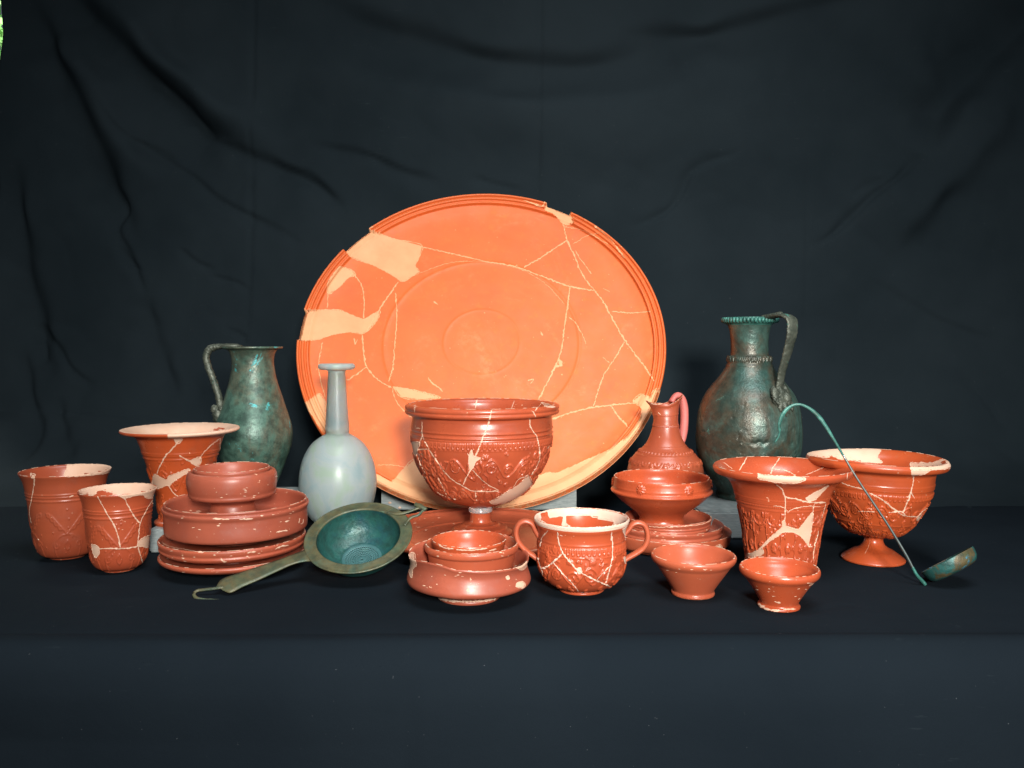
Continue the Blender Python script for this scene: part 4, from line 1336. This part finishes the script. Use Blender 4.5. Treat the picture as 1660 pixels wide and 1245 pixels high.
kr.patch(zz(ZG, [(1000, 840), (1100, 780), (1150, 730), (1178, 700), (1215, 770), (1190, 830), (1120, 880), (1000, 925), (900, 935), (868, 918), (940, 880)]))
kr.patch(zz(ZG, [(235, 430), (300, 440), (285, 500), (270, 545), (250, 520)]))
kr.patch(zz(ZG, [(1285, 112), (1360, 132), (1400, 148), (1330, 148)]))
for p, w in (([(885, 175), (860, 280), (820, 380), (780, 490), (745, 560)], 1.5), ([(715, 660), (680, 720), (650, 785)], 1.3),
          ([(322, 265), (325, 380), (370, 480), (430, 570), (500, 670), (570, 740), (650, 790), (720, 825), (800, 832), (940, 832)], 1.5),
          ([(325, 380), (295, 450)], 1.3), ([(285, 495), (370, 490)], 1.2), ([(270, 320), (310, 325)], 1.0),
          ([(1215, 180), (1245, 230)], 1.6), ([(1195, 245), (1200, 310), (1250, 390), (1270, 480), (1275, 560), (1240, 650), (1205, 700)], 1.5),
          ([(750, 838), (765, 915)], 1.4), ([(768, 88), (750, 162)], 1.3), ([(1290, 118), (1235, 182)], 1.2), ([(1070, 95), (1045, 162)], .9),
          ([(262, 130), (262, 195)], 1.4), ([(730, 660), (830, 760), (940, 825)], .9), ([(690, 520), (705, 550)], 1.3), ([(790, 570), (800, 590)], 1.1),
          ([(1175, 705), (1100, 740), (1060, 800)], 1.0), ([(440, 840), (500, 870), (600, 900)], 1.2), ([(330, 680), (360, 760)], 1.2), ([(450, 720), (490, 800), (520, 860)], 1.2),
          ([(290, 560), (310, 620), (350, 690)], 1.1), ([(1330, 500), (1350, 470)], 1.1), ([(1330, 620), (1300, 680), (1250, 740)], 1.0)):
    kr.crack(zz(ZG, p), w * .001)
kr.build()

# nest of three at the front
def wav(V, s):
    a = np.arctan2(V[..., 1] - s.Y, V[..., 0] - s.X)
    h = np.clip((V[..., 2] - .012) / .04, 0, 1)
    dx = (V[..., 0] - s.X)
    V = V.copy()
    V[..., 2] += h * (-.060 * dx + .0022 * np.sin(3 * a + 1.2) + .001 * np.sin(5 * a) - .0016 * np.exp(-((a + 1.75) / .12) ** 2))
    return V


n1 = Vessel('flaring_dish', 760, 966, 0,
       [('foot', [(50.5, 966), (51.3, 963), (50, 960), (47, 957), (47, 952)]), ('body', [(75, 946), (93, 943.5), (98.5, 940), (100.2, 936), (98.8, 929), (95.8, 920), (94.3, 911)]), ('rim', [(95.5, 904), (97.2, 899.5), (96.5, 897.5)])],
       [(94, 899), (91, 913), (92, 928), (85, 938), (50, 943), (0, 944)], {'*': 'slip_d'},
       'waisted red dish with chipped edge, outermost of the nested three', 'dish', 'three nested vessels', inner_part='body', nth=320, ds=.0012, deform=wav)
for p in ([(1185, 750), (1230, 720), (1275, 700), (1270, 740), (1230, 770)], [(1190, 870), (1230, 862), (1257, 885), (1240, 915), (1185, 905)], [(1100, 825), (1122, 820), (1130, 838), (1108, 845)], [(322, 636), (352, 628), (372, 740), (350, 760), (340, 830), (322, 810)]):
    n1.patch(zz(ZH, p), outline=.0009)
chips(n1, 12, 12, 915, 962, 680, 850)
for p in ([(555, 1000), (640, 1018), (760, 1026), (900, 1022), (1020, 1004)],): n1.crack(zz(ZH, p), .0018, 'plaster')
n1.build()
n2 = Vessel('cup', 764.5, zb_(.0172, 1.085), .0172,
       [('foot', [(36, zb_(.0172, 1.085)), (36, 946)]), ('body', [(52, 936), (64, 924), (69, 908), (70.5, 898), (71.5, 892)]), ('rim', [(75, 889.5), (76, 885), (75.5, 881), (73.5, 879)])],
       [(71, 881), (68.5, 892), (64, 912), (50, 928), (0, 933)], {'*': 'slip_plain'},
       'middle red cup of the nested three, with a thick rolled edge', 'cup', 'three nested vessels', inner_part='body', Y=1.085, nth=260, ds=.0014)
chips(n2, 8, 13, 893, 903, 690, 840); n2.build()
zi = float(at_y(765, 933, 1.085)[2]) + .0005
n3 = Vessel('cup', 760.5, zb_(zi, 1.083), zi,
       [('foot', [(24, zb_(zi, 1.083)), (24, zb_(zi, 1.083) - 4)]), ('body', [(38, 917), (50, 903), (56, 890), (58.5, 880)]), ('rim', [(59.8, 875.5), (59, 873)])],
       [(57, 875), (52, 888), (38, 904), (15, 911), (0, 912)], {'*': 'slip_c'},
       'innermost red cup of the nested three, with its smooth shiny inside', 'cup', 'three nested vessels', inner_part='body', Y=1.083, nth=240, ds=.0014)
for a in ([(712, 884), (720, 888), (735, 890)], [(740, 891), (765, 892), (790, 889)], [(792, 893), (804, 890)]): n3.crack(a, .0013)
n3.build()


# two-handled cup
def rel_cup(R, sy):
    R.ring(sy(869), .001, .0006)
    R.ring(sy(887), .0009, .0007)
    R.frieze(sy(883), sy(874), .007, .0008, .0009)
    R.scrolls(sy(938), sy(892), random.Random(41), w=.0011, h=.0012, dens=.8)
    C = 2 * math.pi * R.R; r = random.Random(6)
    for k in range(46):
        R.leaf(r.uniform(-C / 2, C / 2), r.uniform(sy(944), sy(880)), .007, r.uniform(0, 6.28), .0010, .0011)
    for k in range(12):
        u = -C / 2 + C * (k + .5) / 12; R.rosette(u, sy(893), .0035, 8, .0008, .0011)


tc = Vessel('two_handled_cup', 942.5, 954.5, 0,
       [('foot', [(37, 954.5), (37.5, 952), (35.5, 949.5)]), ('body', [(47, 946), (58, 938), (67, 925), (71.3, 910), (72, 892), (70.3, 872), (70.8, 860), (72.5, 853), (74.6, 849), (76, 844.5)]), ('rim', [(76.8, 840.5), (75.8, 838)])],
       [(73.5, 839.5), (69, 855), (68, 880), (66, 910), (50, 935), (0, 942)], {'*': 'slip_c', 'rim': 'plaster_pale'},
       'two-handled red cup with pale mended rim and cracked relief body', 'cup', None, inner_part='body', nth=520, ds=.0010, relief=rel_cup)
tc.patch(zz(ZI, [(225, 290), (250, 250), (335, 235), (500, 215), (700, 225), (850, 240), (985, 285), (995, 340), (900, 372), (875, 365), (872, 320), (700, 290), (690, 275), (490, 278), (488, 345), (520, 368), (455, 372), (465, 285), (350, 292), (340, 250), (280, 262), (285, 300), (270, 320)]), mat='plaster_pale')
tc.patch(zz(ZI, [(235, 300), (280, 320), (345, 350), (430, 368), (600, 380), (800, 370), (930, 345), (1000, 310), (1000, 340), (930, 374), (860, 395), (640, 402), (420, 392), (300, 360), (240, 325)]), mat='plaster_pale')
tc.patch(zz(ZI, [(945, 390), (1003, 360), (1003, 430), (978, 485), (962, 440)]), mat='plaster_pale')
tc.patch(zz(ZI, [(572, 712), (598, 703), (616, 740), (590, 747)]), mat='plaster_pale')
tc.patch(zz(ZI, [(955, 620), (1005, 590), (990, 640), (968, 665)]), mat='plaster_pale')
for p, w in (([(345, 400), (295, 455), (278, 530)], 1.2), ([(418, 410), (430, 500), (462, 580), (540, 680), (600, 735), (700, 790), (780, 825), (860, 855), (915, 825)], 1.3),
          ([(462, 585), (390, 650), (330, 695), (290, 700)], 1.3), ([(855, 410), (865, 520), (862, 620), (840, 720), (810, 830)], 1.3), ([(385, 660), (450, 740), (540, 830), (590, 895)], .9),
          ([(740, 800), (810, 720), (860, 680)], .8), ([(258, 620), (275, 680), (300, 760)], 1.3), ([(855, 440), (860, 480)], 2.2), ([(290, 700), (320, 710)], 1.8), ([(440, 440), (462, 445)], 1.0)):
    tc.crack(zz(ZI, p), w * .001, 'plaster_pale')
k = tc.Y / FPX
hl = [(874, 870), (868, 860), (862, 849), (852, 845), (842.5, 848.5), (837, 860), (838.5, 874), (846, 886), (856, 895), (866, 902), (874, 908)]
hr = [(1012, 866), (1019, 858), (1026, 850), (1035, 847.5), (1044, 851), (1049, 862), (1049, 876), (1043, 888), (1034, 895), (1024, 901), (1013, 907)]
for h in (hl, hr):
    sweep('handle', [at_y(x, y, tc.Y) for x, y in h], [(7.5 * k, 4.6 * k)] * 11, M['slip_plain'], tc.root, tc.base, side=(0, 1, 0), n=16, per=7, noise=.006)
tc.build()

# ------------------------------------------------------------------ right-hand stack
SY = 1.335
h_ = lambda r, z: (r * FPX / SY, zb_(z, SY))
GR = 'stacked vessels at the right'
s1 = Vessel('deep_plate', 1086, zb_(0, SY), 0, [('foot', [h_(.088, 0), h_(.089, .002)]), ('body', [h_(.094, .004), h_(.097, .012)]), ('rim', [h_(.0985, .020), h_(.0985, .0235), h_(.0965, .0235)])],
       [h_(.094, .021), h_(.091, .008), h_(.05, .006), h_(0, .006)], {'*': 'slip_plain'}, 'lowest and widest plate of the stack behind the conical cups', 'plate', GR, inner_part='body', Y=SY, nth=260)
s1.patch(zz(ZK, [(590, 530), (640, 515), (655, 545), (620, 545)]), outline=.0008)
s1.build()
s2 = Vessel('deep_plate', 1085, zb_(.0065, SY), .0065, [('foot', [h_(.055, .0065), h_(.055, .010)]), ('body', [h_(.075, .013), h_(.083, .015)]), ('rim', [h_(.085, .018), h_(.0865, .0215), h_(.0855, .025), h_(.087, .029), h_(.0875, .0325), h_(.0855, .034)])],
       [h_(.083, .031), h_(.079, .020), h_(.05, .017), h_(0, .017)], {'*': 'slip_worn'}, 'ribbed red plate in the middle of the stack behind the conical cups', 'plate', GR, inner_part='body', Y=SY, nth=280, ds=.0010)
chips(s2, 14, 31, 865, 882, 1050, 1170); s2.build()
s3 = Vessel('deep_plate', 1083, zb_(.0175, SY), .0175, [('foot', [h_(.045, .0175), h_(.045, .021)]), ('body', [h_(.060, .024), h_(.066, .026)]), ('rim', [h_(.068, .0285), h_(.0685, .031), h_(.0675, .033), h_(.0688, .035), h_(.0680, .037), h_(.0692, .040), h_(.0700, .0435), h_(.0685, .0450)])],
       [h_(.066, .043), h_(.063, .034), h_(.04, .030), h_(0, .030)], {'*': 'slip_worn'}, 'upper ribbed red plate of the stack, carrying the bowl with rosettes', 'plate', GR, inner_part='body', Y=SY, nth=280, ds=.0010)
chips(s3, 16, 32, 856, 872, 1035, 1150)
s3.crack([(1050, 853.5), (1075, 854.5), (1110, 853), (1140, 849), (1153, 843)], .0007); s3.build()


def rel_ros(R, sy):
    C = 2 * math.pi * R.R
    R.ring(sy(786), .001, .0004)
    for u in (-.034, .047, -.125, .13, -.21, .21): R.rosette(u, sy(782.5), .0062, 9, .0011, .0024)


bn = Vessel('rosette_bowl', 1072.5, zb_(.0308, SY - .003), .0308,
       [('foot', [(37.5, zb_(.0308, SY)), (37.5, 846), (35.5, 839)]), ('body', [(37, 835), (43, 828), (55, 819), (67, 809.5), (76, 801)]),
        ('flange', [(80, 797.5), (82.3, 795.5), (82.3, 793), (79.3, 791)]), ('rim', [(78.8, 787), (77.8, 779), (77.4, 773.5), (76.6, 772)])],
       [(75, 773), (74, 790), (62, 806), (40, 822), (0, 828)], {'*': 'slip_c'}, 'red bowl with stamped rosettes and projecting flange on top of plates', 'bowl', GR, inner_part='body', Y=SY - .003, nth=420, ds=.0011, relief=rel_ros)
bn.build()


# small red jug behind the bowl
def rel_jug(R, sy):
    for y in (672, 688): R.ring(sy(y), .001, .0007)
    R.beads(sy(690), .004, .0009, .0011)
    for y in (722, 735, 736): R.ring(sy(y), .001, .0006)
    C = 2 * math.pi * R.R
    for q in range(44):
        u = -C / 2 + C * q / 44; R.leaf(u, sy(731), .0055, .4, .0009, .0012)
    for q in range(16):
        u = -C / 2 + C * (q + .5) / 16
        R.line([(u + .008 * math.cos(a), sy(744) - .007 * abs(math.sin(a))) for a in np.linspace(0, math.pi, 9)], .0009, .0012)
        R.rosette(u + C / 32, sy(748), .004, 7, .0009, .0013)
        R.dot(u, sy(746), .0015, .0012)


def trefoil(V, s):
    V = V.copy()
    z = V[..., 2]; zt = z.max()
    h = np.clip((z - (zt - .030)) / .030, 0, 1) ** 1.3
    dx, dy = V[..., 0] - s.X, V[..., 1] - s.Y
    a = np.arctan2(dy, dx)
    sp = np.exp(-((np.abs(a) - math.pi) / .55) ** 2)          # spout towards -x
    V[..., 0] += h * (-.010 * sp + .0035 * np.cos(a) * (1 - sp))
    V[..., 1] -= h * dy * .25
    V[..., 2] += h * (.0035 * sp + .013 * np.clip(np.cos(a), 0, 1) ** 1.5 - .003 * (1 - sp) * (1 - np.clip(np.cos(a), 0, 1)))
    return V


jmY = 1.475
jm = Vessel('small_red_jug', 1078, zb_(0, jmY), 0,
       [('foot', [(27, zb_(0, jmY)), (28, zb_(.004, jmY))]), ('body', [(38, 834), (52, 815), (60, 795), (62.5, 775), (61, 758), (55.5, 744), (46, 733), (34, 722), (27.5, 711), (23.5, 700), (21, 690)]),
        ('neck', [(20, 682), (19.6, 672), (19.8, 664)]), ('mouth', [(21, 659), (23.5, 655), (24.5, 652)])],
       [(22.5, 652), (18, 660), (17, 690), (45, 745), (50, 790), (0, 830)], {'*': 'slip_b'}, 'small red jug with pinched mouth and restored pink handle behind the rosette bowl', 'jug', None,
       inner_part='body', Y=jmY, nth=360, ds=.0012, relief=rel_jug, deform=trefoil)
k = jmY / FPX
hp = [(1088, 652), (1093, 644), (1099, 641), (1105, 645), (1108.5, 658), (1109.5, 680), (1108, 700), (1105, 716), (1099, 724)]
sweep('handle', [at_y(x, y, jmY + .008 * math.sin(i / 8 * 3.14) + .006) for i, (x, y) in enumerate(hp)], [(8 * k, 4.5 * k)] * 2 + [(7.5 * k, 5.5 * k)] * 2 + [(8 * k, 6.6 * k)] * 3 + [(8 * k, 5 * k), (7 * k, 3 * k)], M['pink'], jm.root, jm.base, side=(0, 1, 0), n=14, per=6)
jm.crack([(1055, 655), (1066, 655.5), (1078, 652), (1083, 648)], .0010)
jm.crack([(1067, 668), (1071, 673)], .0014); jm.crack([(1115, 757), (1118, 758)], .0016)
jm.build()

# big bronze jug on the right
def rel_bj(R, sy):
    R.ring(sy(577.5), .0014, .0014); R.ring(sy(592), .0014, .0010)
    C = 2 * math.pi * R.R
    R.beads(sy(581), C / 60, .0016, .0016)
    r = random.Random(9)
    for q in range(64): R.leaf(-C / 2 + C * q / 64, sy(585), .009, r.choice([.6, 2.4, 1.5]), .0014, .0014)
    # dented and corroded lower body
    for q in range(300):
        y = 712 + 88 * r.random() if q % 4 else r.uniform(650, 712)
        u, s = r.uniform(-C / 2, C / 2), sy(y)
        L = r.uniform(.001, .007); a = r.uniform(0, 6.28); w = r.uniform(.0011, .0026)
        R.line([(u, s), (u + L * math.cos(a), s + L * math.sin(a))], w, r.choice([-.28, .2, .26]) * w)
    R.line([(.008 + .002 * i, sy(708 + 1.8 * math.sin(i * .9))) for i in range(12)], .0032, -.0012)


jr = Vessel('bronze_jug', 1213, zb_(blk_c_h, 1.5), blk_c_h,
       [('foot', [(51, zb_(blk_c_h, 1.5)), (52, 800), (50, 794)]), ('body', [(56, 786), (66, 773), (76, 757), (82.5, 740), (86, 720), (86.7, 700), (85, 680), (81, 660), (72.5, 640), (61, 624), (50.5, 611), (42.5, 600), (37.5, 592), (36, 586), (35, 578.5)]),
        ('neck', [(31.5, 576), (30.5, 562), (30.8, 548), (32.5, 533), (36, 526)]), ('rim', [(41, 523.5), (43, 519), (41.5, 514.5)])],
       [(38, 514), (30, 525), (27, 560), (33, 590), (75, 650), (78, 720), (45, 795), (0, 800)], {'*': 'bronze_right', 'rim': 'verdigris'},
       'big brown and green bronze jug with a corroded body and broad handle', 'jug', 'bronze jugs', inner_part='body', Y=1.5, nth=460, ds=.0016, relief=rel_bj,
       deform=lambda V, s: dents(8, .0016, 26)(V, s))
k = 1.5 / FPX
ph = math.radians(43)
def jp(px, y):
    r = (px - 1213) / math.sin(ph)
    Yq = 1.5 - r * k * math.cos(ph)
    return at_y(px, y, Yq)
hp = [(1238, 519), (1250, 514), (1264, 511.5), (1277, 513), (1284, 520), (1284, 540), (1279, 562), (1273, 584), (1267, 606), (1264, 626), (1262, 640)]
wd = [9, 10, 11, 11.5, 11.5, 11, 10, 8.5, 8, 8, 9]
sweep('handle', [jp(*q) for q in hp], [(w * k, 3.2 * k) for w in wd], M['bronze_band'], jr.root, jr.base, side=(math.cos(ph), math.sin(ph) * .6, 0), n=18, per=12, noise=.05)
p = jp(1266, 651) + np.array([math.sin(ph), -math.cos(ph), 0]) * .008
dirx = np.array([math.cos(ph), math.sin(ph), 0]); nrm_ = np.array([math.sin(ph), -math.cos(ph), .25]); nrm_ /= np.linalg.norm(nrm_)
upv = np.cross(nrm_, dirx); upv = upv if upv[2] > 0 else -upv
AX = np.stack([dirx, nrm_, upv])
items = [(p - nrm_ * .004, (.022, .010, .027), AX, .14), (p + dirx * -.020 + upv * .012 - nrm_ * .004, (.010, .006, .016), AX, .2), (p + dirx * .020 + upv * .014 - nrm_ * .006, (.009, .005, .016), AX, .2),
         (p - upv * .030 + dirx * -.002 - nrm_ * .010, (.006, .006, .018), AX, .2), (p + nrm_ * .004 + upv * .004, (.009, .007, .012), AX, .15),
         (p + nrm_ * .003 + dirx * .010 - upv * .008, (.006, .005, .009), AX, .2), (p + nrm_ * .003 - dirx * .010 - upv * .008, (.006, .005, .009), AX, .2)]
V, F = blob_mesh(items, 20)
mesh_obj('handle_escutcheon', V, np.array(F), M['bronze_band'], jr.root, jr.base)
items = [(jp(1240 + 4 * i, 514 - .8 * i), (.006, .006, .004), np.eye(3), .15) for i in range(7)]
V, F = blob_mesh(items, 10)
mesh_obj('thumb_rest', V, np.array(F), M['bronze_band'], jr.root, jr.base)
rz = at_y(1213, 519, 1.5)[2]
bd = []
for q in range(46):
    a = 2 * math.pi * q / 46; rr = 42.5 * k
    bd.append(((jr.X + rr * math.cos(a), 1.5 + rr * math.sin(a), rz), (.0032, .0032, .0048), np.eye(3), .1))
V, F = blob_mesh(bd, 7)
mesh_obj('beaded_edge', V, np.array(F), M['verdigris'], jr.root, jr.base)
jr.build()


# flared relief beaker at the right
def rel_vs(R, sy):
    for y in (800, 803, 806): R.ring(sy(y), .001, .0006)
    R.beads(sy(810), .0042, .0009, .0011)
    R.ring(sy(816), .0009, .0006)
    R.panels(sy(912), sy(820), .034, random.Random(17), w=.0012, h=.0013)


vs = Vessel('relief_beaker', 1268, 925, 0,
       [('foot', [(50, 925), (52, 921)]), ('body', [(56, 912), (57.5, 900), (59, 890), (61.8, 870), (65.2, 850), (69.5, 830), (75, 810), (79, 797), (83.5, 786), (90, 777)]),
        ('rim', [(101, 770.5), (110, 767), (113.5, 762), (113.8, 758), (111.5, 755)])],
       [(107, 756), (95, 763), (84, 774), (76, 790), (67, 825), (58, 870), (52, 905), (0, 914)], {'*': 'slip_c'},
       'tall flared red beaker with relief figures, behind the two conical cups', 'beaker', None, inner_part='body', nth=620, ds=.0010, relief=rel_vs)
vs.patch(zz(ZM, [(486, 240), (600, 254), (760, 262), (880, 282), (800, 318), (600, 304), (490, 272), (500, 258)]))
vs.patch(zz(ZM, [(878, 438), (930, 405), (1000, 370), (1065, 335), (1010, 395), (950, 455), (900, 462)]))
vs.patch(zz(ZM, [(690, 622), (712, 622), (722, 660), (820, 690), (870, 630), (935, 555), (925, 700), (908, 790), (905, 835), (885, 795), (840, 750), (800, 720), (700, 715), (650, 745), (600, 780), (530, 840), (540, 880), (500, 905), (395, 912), (395, 895), (480, 870), (600, 750), (690, 670)]))
for p, w in (([(640, 325), (690, 370), (715, 425), (800, 445), (900, 470), (1040, 475)], 1.5), ([(715, 425), (715, 530), (712, 620)], 1.2), ([(620, 500), (700, 515), (740, 552)], .9), ([(730, 555), (800, 520), (900, 503), (1000, 508)], .8),
          ([(950, 480), (932, 600)], 1.0), ([(1045, 480), (1010, 600)], 1.0), ([(942, 945), (952, 830), (975, 750), (985, 700)], 1.0), ([(905, 830), (935, 830)], 1.4), ([(405, 106), (340, 215)], .9), ([(668, 112), (605, 212), (600, 245)], 1.1),
          ([(620, 200), (720, 215), (800, 255)], .9), ([(880, 250), (1090, 165)], .7), ([(215, 150), (285, 200)], .7), ([(1220, 240), (1215, 285)], 1.0)):
    vs.crack(zz(ZM, p), w * .001)
vs.build()


# footed bowl at far right, leaning on its stem
def rel_fb(R, sy):
    for y in (777, 780, 783): R.ring(sy(y), .001, .0009)
    R.frieze(sy(797), sy(790), .0085, .0009, .0012)
    R.scrolls(sy(838), sy(799), random.Random(51), w=.0013, h=.0014, dens=.9)
    R.ring(sy(840), .001, .0007)
    R.scrolls(sy(864), sy(842), random.Random(53), w=.0009, h=.0012, dens=1.6)


def tilt_fb(V, s):
    V = V.copy(); z = V[..., 2]; a = math.radians(0.6)
    h = np.clip(z / .02, 0, 1)
    dx = V[..., 0] - s.X
    V[..., 0] = V[..., 0] + h * z * math.sin(a) * .6
    V[..., 2] = z - h * dx * math.sin(a) + h * .0012 * np.sin(2 * np.arctan2(V[..., 1] - s.Y, dx))
    return V


fb = Vessel('footed_bowl', 1416, 906.5, 0,
       [('foot', [(52.5, 906.5), (52.8, 904), (50, 901.5), (46, 898.5), (36, 892), (24, 886)]), ('stem', [(17.5, 879), (15.8, 873), (17, 869)]),
        ('bowl', [(28, 866), (38, 863), (47, 858.5), (58, 850), (67, 840), (78, 821), (87.5, 803), (93, 782), (95, 766), (96.5, 759.5)]), ('rim', [(106, 754.5), (114, 752.5), (116.5, 746), (114, 741)])],
       [(109, 741), (100, 746), (92, 755), (89, 785), (78, 818), (55, 848), (20, 860), (0, 861)], {'*': 'slip_orange'},
       'footed red bowl with a tilted cream-patched rim behind the ladle', 'footed bowl', None, inner_part='bowl', nth=640, ds=.0011, relief=rel_fb, deform=tilt_fb, ref_hw=52)
fb.patch(zz(ZN, [(95, 70), (200, 8), (400, 10), (690, 32), (686, 60), (660, 100), (700, 147), (560, 143), (350, 118), (290, 95), (250, 107), (150, 97), (100, 90)]))
fb.patch(zz(ZN, [(930, 150), (1100, 150), (1250, 110), (1270, 185), (1150, 207), (930, 205)]))
fb.patch(zz(ZN, [(1180, 138), (1215, 130), (1225, 158), (1185, 165)]), name='sherd', mat='slip_orange', outline=0)
fb.patch(zz(ZN, [(938, 212), (1088, 205), (1060, 235), (962, 256), (945, 250)]))
fb.patch(zz(ZN, [(1052, 520), (1080, 530), (992, 645), (984, 600)]))
for p, w in (([(955, 250), (948, 330), (930, 400), (900, 480), (870, 555)], 1.5), ([(595, 395), (700, 450), (800, 530), (880, 580), (985, 590)], 1.6), ([(750, 555), (860, 550), (890, 585)], 1.3), ([(370, 310), (460, 345), (540, 362)], 1.3),
          ([(930, 385), (960, 440)], 1.3), ([(890, 430), (925, 425)], 1.2), ([(690, 450), (740, 470)], 1.0), ([(510, 545), (640, 548)], .8)):
    fb.crack(zz(ZN, p), w * .001)
fb.build()

# conical cups
GC = 'small conical cups at the front'
c1 = Vessel('conical_cup', 1124, 962, 0,
       [('foot', [(35, 962), (35.5, 959), (33.5, 956)]), ('body', [(35.5, 952), (58, 919), (61.5, 914)]), ('rim', [(64.5, 911), (68, 907), (69.4, 902.5), (68.5, 898.5), (66.5, 897.5)])],
       [(63, 900), (58, 911), (50, 925), (30, 940), (0, 945)], {'*': 'slip_plain'}, 'conical red cup in front of the plate stack, farther from the ladle', 'cup', GC, inner_part='body', nth=260, ds=.0013)
chips(c1, 7, 61, 918, 928, 1060, 1180); c1.crack(zz(ZK, [(500, 715), (520, 722)]), .0014); c1.build()
c2 = Vessel('conical_cup', 1263.5, 983, 0,
       [('foot', [(34.5, 983), (35, 979.5), (31.5, 976)]), ('body', [(34, 970), (49, 947), (58, 935.5)]), ('rim', [(62, 932), (65.3, 928.5), (66.3, 923.5), (65, 919.5), (63, 918.5)])],
       [(60, 921), (56.5, 929), (54, 931), (46, 941), (30, 956), (0, 962)], {'*': 'slip_c'}, 'conical red cup nearest the ladle, with worn pale foot', 'cup', GC, inner_part='body', nth=260, ds=.0013)
chips(c2, 10, 62, 936, 990, 1215, 1315)
for a in ([(1230, 982), (1245, 988), (1265, 990)], [(1228, 978), (1240, 984)], [(1255, 975), (1265, 978)], [(1294, 972), (1297, 970)], [(1270, 988), (1290, 987)], [(1312, 950), (1320, 944)]): c2.crack(a, .0017)
c2.build()


# ------------------------------------------------------------------ ladle
def ladle():
    base = at_z(1502, 950, 0)
    root = thing('ladle', tuple(base), 'bronze ladle with thin upright handle curving to a verdigris hook', 'ladle')
    Yb = 1.105; k = 1.11 / FPX
    path = [(1496, 943, Yb), (1487, 934, Yb + .001), (1470, 902, Yb + .004), (1440, 852, Yb + .008), (1410, 807, Yb + .011), (1385, 769, Yb + .014), (1367, 738, Yb + .017)]
    sweep('handle', [at_y(*p) for p in path], [(2.6 * k, 2.2 * k)] * 3 + [(2.0 * k, 1.9 * k)] * 4, M['rod'], root, base, side=(0, 1, 0), n=12, per=6)
    hk = [(1368, 740), (1352, 713), (1338, 690), (1326, 674), (1312, 662), (1298, 656), (1286, 657), (1275, 664), (1267, 676), (1263, 690), (1264, 700), (1261, 710), (1256, 717)]
    rr = [(2.1, 2.0), (2.8, 2.2), (3.6, 2.3), (4.0, 2.0), (3.0, 1.8), (2.6, 1.8), (2.8, 1.8), (3.6, 1.8), (3.8, 1.8), (3.2, 1.8), (2.2, 1.6), (1.8, 1.4), (1.0, 1.0)]
    sweep('hook', [at_y(x, y, Yb + .017 + .0012 * i) for i, (x, y) in enumerate(hk)], [(b * k * .8, a * k * .85) for a, b in rr], M['verdigris'], root, base, side=(0, 1, 0), n=12, per=8, noise=.03)
    lo = [(1500, 948, Yb), (1496, 943, Yb + .0005), (1486, 932, Yb + .001), (1479, 919, Yb + .0023)]
    sweep('handle_foot', [at_y(*p) for p in lo], [(3.4 * k, 3.0 * k)] * 2 + [(3.2 * k, 2.6 * k), (2.6 * k, 2.3 * k)], M['verdigris'], root, base, side=(0, 1, 0), n=12, per=6, noise=.04)
    # cup of the ladle
    cc = at_y(1535.5, 915.5, 1.112)
    v = EYE - cc; v /= np.linalg.norm(v)
    r_ = np.cross(np.array([0, 0, 1.0]), v); r_ = r_ / np.linalg.norm(r_)
    u_ = np.cross(v, r_)
    tilt = math.radians(35.0)
    rimd = r_ * math.cos(tilt) + u_ * math.sin(tilt)
    axp = -r_ * math.sin(tilt) + u_ * math.cos(tilt)
    f = math.asin(.03)
    ax = axp * math.cos(f) + v * math.sin(f)
    e2 = np.cross(ax, rimd)
    R = 45.5 * k
    prof = crom([(1e-5, -.0185), (R * .55, -.0180), (R * .80, -.0160), (R * .93, -.0110), (R * .985, -.004), (R * 1.0, .0), (R * 1.0, .0012), (R * .97, .0012), (R * .96, -.002), (R * .90, -.010), (R * .75, -.0145), (R * .4, -.0165), (1e-5, -.0168)], .0015)[0]
    nth = 90
    th = np.linspace(0, 2 * math.pi, nth, endpoint=False)
    Vx = cc + prof[:, 0][:, None, None] * (np.cos(th)[None, :, None] * rimd + np.sin(th)[None, :, None] * e2) + prof[:, 1][:, None, None] * ax
    dz = max(0.0, .0008 - Vx[..., 2].min())
    m = len(prof)
    i = np.arange(m - 1)[:, None]; j = np.arange(nth)[None, :]
    F = np.stack([i * nth + j, (i + 1) * nth + j, (i + 1) * nth + (j + 1) % nth, i * nth + (j + 1) % nth], -1).reshape(-1, 4)
    print('ladle cup lowest', Vx[..., 2].min())
    mesh_obj('cup', Vx.reshape(-1, 3) + np.array([0, 0, dz]), F[:, ::-1], M['bronze_ladle'], root, base)


ladle()
tri = sum(len(o.data.loops) - 2 * len(o.data.polygons) for o in bpy.data.objects if o.type == 'MESH')
print('TRIANGLES', tri)
